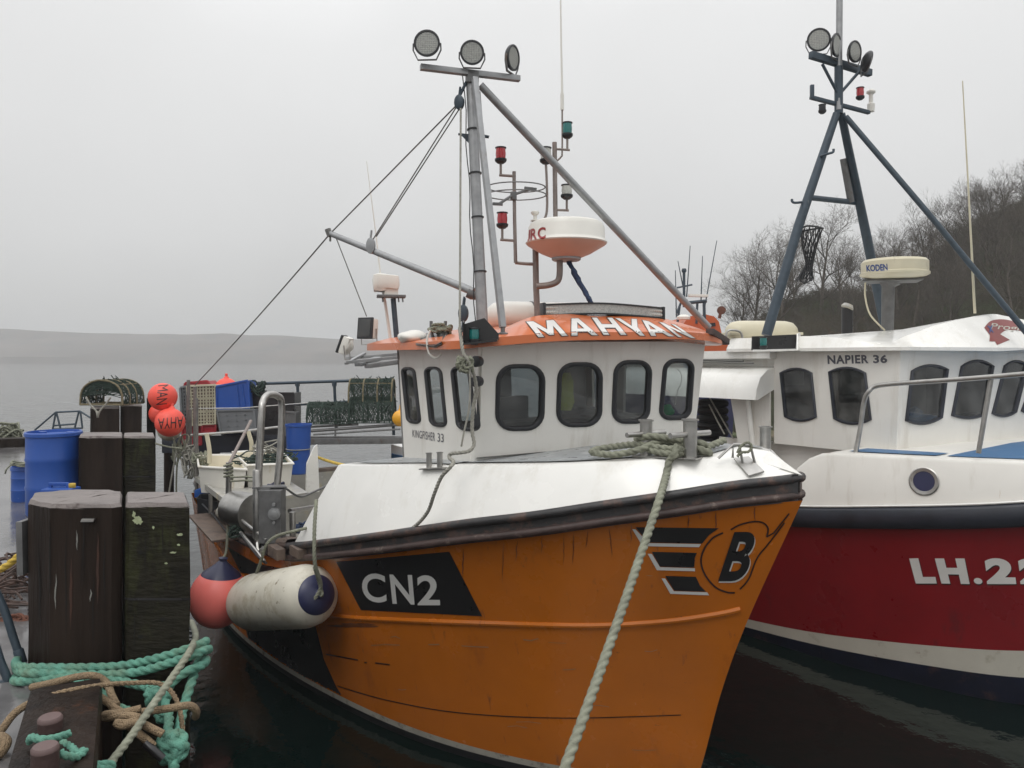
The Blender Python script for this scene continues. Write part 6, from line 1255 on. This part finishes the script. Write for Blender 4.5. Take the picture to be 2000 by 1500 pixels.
m = MB(); m.rope(spl([ec+V((-.03, 0, .0)), ec+V((-.04, -.03, -.03)), ec+V((.02, -.03, .1)), U(615, 1100, 7.65), U(614, 1040, 7.7), U(617, 990, 7.85), U(618, 978, 7.95)], 8), .019, 12); m.rope(spl([ec+V((-.03, 0, .0)), ec+V((.03, -.02, .0)), ec+V((.0, -.02, .12)), U(614, 1108, 7.66)], 6), .017, 10); tag(m.done('fender_rope', 'rope_dull'), 'thick twisted rope from the whaleback corner to the blue cap of the white fender', 'rope')
m = MB(); m.rope(spl([A_+V((.06, -.1, rf*.95)), U(510, 1095, 8.6), U(520, 1065, 8.5), U(540, 1047, 8.5), U(580, 1036, 8.4), U(606, 1030, 8.5)], 8), .017, 10); tag(m.done('fender_rope', 'rope_dull'), 'rope from the rear end of the white fender over the wooden rail', 'rope')
# ---------------- ropes on the foredeck and the main mooring line ----------------
def dk(x, y, up=.035):
    h = hit(TWB, x, y, up); return h or R(x, y, z=3.0)
rr = .029
ML = [U(1322, 872, 6.25), U(1318, 888, 6.15), dk(1308, 905, .04), dk(1301, 935, .04), U(1290, 968, 5.72)]
e0, e1 = U(1290, 968, 5.72), U(1092, 1530, 4.0)
ML += [e0.lerp(e1, k/10)-V((0, 0, .05*4*(k/10)*(1-k/10)*.6)) for k in range(1, 11)]
m = MB(); m.rope(spl(ML, 6), rr, 15); tag(m.done('mooring_rope', 'rope_dull'), 'thick pale green mooring rope running from the bow bitts down towards the pier', 'rope')
m = MB()
def on(x, y, Y): return U(x, y, Y)
cb = (ba+bb)/2
for pts in ([(1160,884,6.5),(1200,888,6.35),(1250,878,6.3),(1290,862,6.35),(1330,866,6.3),(1375,880,6.2),(1385,886,6.25),(1360,890,6.3),(1300,880,6.3),(1250,868,6.4),(1200,872,6.6),(1165,878,6.6),(1155,884,6.55)],
            [(1248,852,6.55),(1245,858,6.45),(1270,852,6.35),(1320,858,6.3),(1370,866,6.25),(1376,874,6.4),(1340,870,6.55),(1280,860,6.6),(1250,856,6.6)],
            [(1262,870,6.35),(1300,876,6.25),(1350,878,6.2),(1368,870,6.35),(1320,862,6.5),(1270,864,6.55),(1258,872,6.4),(1290,884,6.25),(1330,886,6.2),(1348,874,6.3)],
            [(1376,876,6.3),(1395,868,6.4),(1415,860,6.5)]):
    m.rope(spl([U(x, y, Y) for x, y, Y in pts], 7), .028, 12)
tag(m.done('bitt_rope_coils', 'rope_dull'), 'thick olive rope wound in loops round the two bow bitts', 'rope')
m = MB(); m.rope(spl([U(x, y, Y) for x, y, Y in ((1145,884,6.9),(1150,886,6.5),(1190,890,6.3))], 6), .02, 8); m.bm.free(); 
m = MB(); m.rope(spl([U(x, y, Y) for x, y, Y in ((898,640,6.75),(901,665,6.65),(905,690,6.6),(915,706,6.6),(925,730,6.65),(930,760,6.7),(924,800,6.72),(922,840,6.72),(926,866,6.7),(918,880,6.68),(900,884,6.66),(882,886,6.7),(877,893,6.7),(886,902,6.6),(880,912,6.5),(862,932,6.55),(848,965,6.62),(835,1000,6.75),(810,1028,6.9),(778,1047,7.1))], 6), .016, 9); m.rope([U(900, 212, 7.6), U(899, 430, 7.2), U(898, 641, 6.75)], .010, 9); tag(m.done('halyard', 'rope_grey'), 'grey halyard from the masthead block down past the wheelhouse corner over the whaleback', 'rope')
tangle(U(908, 712, 6.62), .07, .03, .07, .014, 6, 'rope_dull', 'rope_bundle', 'knotted grey green rope bundle hanging at the wheelhouse corner by the horns', 'rope', 51)
m = MB(); m.tube(spl([U(917, 715, 6.6), U(918, 760, 6.6), U(916, 800, 6.6), U(906, 845, 6.6), U(901, 872, 6.6)], 6), .009, 6); tag(m.done('loose_cord', 'rope_grey'), 'thin pale cord hanging loose from the rope bundle across the third side window', 'cord')
# ---------------- ropes on the nearest pilings ----------------
YP = 4.08
def gr(nm, pts, r, m_, label, lay=True, n=15):
    m = MB(); p = spl([U(*q) for q in pts], 8); (m.rope(p, r, n) if lay else m.tube(p, r, 12)); return tag(m.done(nm, m_), label, 'rope')
RG = .0225
gr('green_rope', [(60,1268,4.8),(34,1288,4.3),(38,1302,4.05),(90,1304,4.02),(170,1304,4.04),(240,1300,4.08),(320,1282,4.06),(392,1258,4.12),(402,1252,4.4)], RG, 'rope_green', 'topmost turn of thick green rope round the nearest two pilings')
gr('green_rope', [(60,1276,4.8),(34,1298,4.3),(45,1313,4.0),(110,1316,4.0),(200,1318,4.0),(270,1312,4.02),(340,1292,4.02),(396,1272,4.06),(408,1268,4.4)], RG, 'rope_green', 'second turn of thick green rope just under the topmost turn on the pilings')
gr('green_rope', [(70,1300,4.8),(35,1318,4.3),(32,1330,4.0),(80,1328,3.98),(160,1322,3.98),(220,1328,3.99),(280,1340,3.98),(318,1350,3.95)], RG, 'rope_green', 'lowest turn of green rope running into the knot on the mossy piling')
gr('green_rope', [(328,1345,3.95),(345,1325,3.97),(372,1308,4.0),(396,1298,4.05),(402,1288,4.2),(388,1292,4.15),(375,1330,4.0),(362,1370,3.9),(350,1420,3.75),(342,1455,3.6)], RG, 'rope_green', 'green rope looping over the piling edge and hanging down to the lower knot')
gr('green_rope', [(150,1334,3.9),(185,1342,3.85),(205,1362,3.8),(225,1380,3.75),(250,1388,3.75)], RG*.95, 'rope_green', 'short slanting length of green rope under the tan rope loop')
gr('green_rope', [(322,1370,3.85),(330,1400,3.75),(328,1440,3.6),(335,1470,3.5),(340,1500,3.4)], RG*.95, 'rope_green', 'green rope hanging straight down left of the lower knot')
def knot(x, y, Y, s, m_, label, seed, r=.024, n=5):
    c = U(x, y, Y); m = MB(); rnd = random.Random(seed)
    for k in range(n):
        a0 = k*1.25; tl = rnd.uniform(-.5, .5); ex_ = V((cos(a0), .25*sin(a0), sin(a0))).normalized(); ey_ = V((-sin(a0)*.6, -.7, cos(a0)*.6)).normalized()
        m.rope([c+ex_*cos(a)*s*.75+ey_*sin(a)*s*.55+V((0, -.02, 0)) for a in [2*pi*j/26 for j in range(27)]], r, 12)
    return tag(m.done('rope_knot', m_), label, 'knot')
knot(312, 1356, 3.9, .062, 'rope_green', 'bulky green rope knot on the front of the mossy piling', 3); knot(340, 1455, 3.5, .075, 'rope_green', 'large lower green rope knot beside the pier edge', 7); knot(322, 1392, 3.8, .035, 'rope_green', 'small green half knot hanging between the two big knots', 9, .018, 3)
RT = .0175
gr('tan_rope', [(-30,1460,3.4),(0,1430,3.4),(30,1392,3.45),(70,1370,3.5),(130,1360,3.55),(180,1356,3.6),(208,1370,3.62),(225,1384,3.6),(245,1394,3.58),(262,1392,3.56),(300,1388,3.55),(340,1382,3.55),(370,1378,3.55),(383,1388,3.58),(382,1400,3.62)], RT, 'rope_tan', 'long braided tan rope crossing in front of the pilings to the pier edge', False)
gr('tan_rope', [(62,1342,3.85),(100,1334,3.8),(150,1322,3.8),(185,1320,3.8),(208,1334,3.8),(218,1358,3.75),(228,1378,3.7)], RT, 'rope_tan', 'braided tan rope arching over the kerb end', False)
gr('tan_rope', [(275,1384,3.5),(240,1392,3.48),(205,1396,3.5),(208,1402,3.5),(240,1398,3.46),(270,1402,3.45),(250,1412,3.43),(228,1412,3.43),(240,1418,3.42),(270,1412,3.42),(300,1425,3.42),(318,1434,3.42)], RT, 'rope_tan', 'braided tan rope bent into a hitch in front of the pilings', False)
gr('tan_rope', [(255,1420,3.44),(270,1432,3.42),(290,1448,3.4),(300,1458,3.4)], RT, 'rope_tan', 'tan rope tail ending in black tape', False); gr('tape_end', [(284,1452,3.39),(300,1466,3.38),(318,1482,3.38)], RT*1.05, 'vinyl_black', 'black taped rope end below the tan hitch', False)
gr('thin_rope', [(60,1372,3.5),(120,1352,3.5),(200,1338,3.6),(260,1334,3.7),(305,1334,3.75),(330,1346,3.75),(345,1368,3.7),(353,1395,3.65),(358,1440,3.6)], .011, 'rope_tan', 'thin laid tan line arching over the green knot and down', n=10)
gr('thin_rope', [(374,1215,5.2),(382,1240,4.6),(372,1270,3.9),(340,1318,3.7),(300,1375,3.5),(255,1440,3.3),(212,1495,3.15),(195,1520,3.1)], .017, 'rope_dull', 'straight dull green line slanting down across both pilings', n=12)
gr('tan_rope', [(-20,1405,4.6),(0,1412,4.6),(30,1420,4.5)], .012, 'rope_tan', 'short bit of tan line on the pier at the left edge', n=9)
gr('tan_rope', [(-30,1448,3.3),(0,1440,3.3),(12,1452,3.28),(-5,1475,3.25),(-30,1482,3.2)], .022, 'rope_tan', 'tan rope loop at the bottom left corner', False)
for i, (x, y, Y, top) in enumerate(((98, 1400, 3.15, .3), (88, 1457, 2.8, .3))):
    c = U(x, y, Y); t = thing('mooring_peg', ('rear', 'front')[i]+' round topped dark steel mooring peg standing on the timber kerb', 'mooring peg', c-V((0, 0, .35)), 0, 'mooring pegs on the kerb')
    m = MB(); m.lathe(c-V((0, 0, .35)), (0, 0, 1), [(.046, 0), (.046, .335)], 24, sq=1.0); m.done('shaft', 'peg', t); m = MB(); m.lathe(c-V((0, 0, .015)), (0, 0, 1), [(.046, 0), (.046, .01), (.04, .018), (.001, .02)], 24); m.done('worn_top', 'pegtop', t)
gr('frayed_rope', [(58,1448,3.0),(62,1440,2.95),(80,1444,2.92),(105,1442,2.95),(125,1436,3.0),(137,1432,3.02)], .014, 'rope_green', 'short frayed green rope end tied round the rear mooring peg', n=9); gr('frayed_rope', [(122,1450,3.05),(140,1460,3.0),(150,1470,2.95),(165,1466,2.95),(150,1478,2.9),(125,1475,2.85),(118,1468,2.85)], .014, 'rope_green', 'frayed green rope ends right of the front mooring peg', n=9); gr('frayed_rope', [(150,1496,3.0),(185,1494,3.05),(215,1492,3.1),(216,1500,3.1),(180,1503,3.0)], .014, 'rope_green', 'green rope hitch at the bottom edge where the slanting line ends', n=9)

# smaller gear lying about the stern and the hauler
tangle(U(462, 1035, 9.3), .1, .12, .07, .014, 5, 'net_green', 'net_scrap', 'dark green scrap of net and line under the hauler drum', 'netting', 61)
tangle(U(540, 948, 9.5), .12, .08, .04, .012, 4, 'fender_blue', 'dark_hose', 'short coils of dark blue hose on top of the steel hauler box', 'hose', 62)
tangle(U(600, 1030, 9.6), .16, .2, .05, .014, 5, 'rope_blue', 'blue_line_coil', 'loose coil of blue line on the deck behind the white whaleback', 'rope', 63)
tangle(U(500, 760, 15.4), .22, .12, .16, .016, 6, 'net_green', 'net_heap', 'dark net heap beside the tilted blue fish box on the walkway', 'netting', 64)
for i, pts in enumerate(([(470,1042,9.1),(486,1064,8.9),(505,1088,8.7),(520,1100,8.55)], [(560,955,9.3),(585,970,9.6),(610,962,9.9),(640,948,10.2)], [(395,985,11.5),(420,1010,11.0),(445,1040,10.2),(470,1050,9.6)])):
    m = MB(); m.tube(spl([U(*p) for p in pts], 6), .014, 7); tag(m.done('hydraulic_hose', ('plastic_black', 'galv_dark', 'plastic_black')[i]), ('black hose running down in front of the hauler drum', 'grey hose lying across the shooting table', 'black hose lying along the side deck inside the stern rail')[i], 'hose')
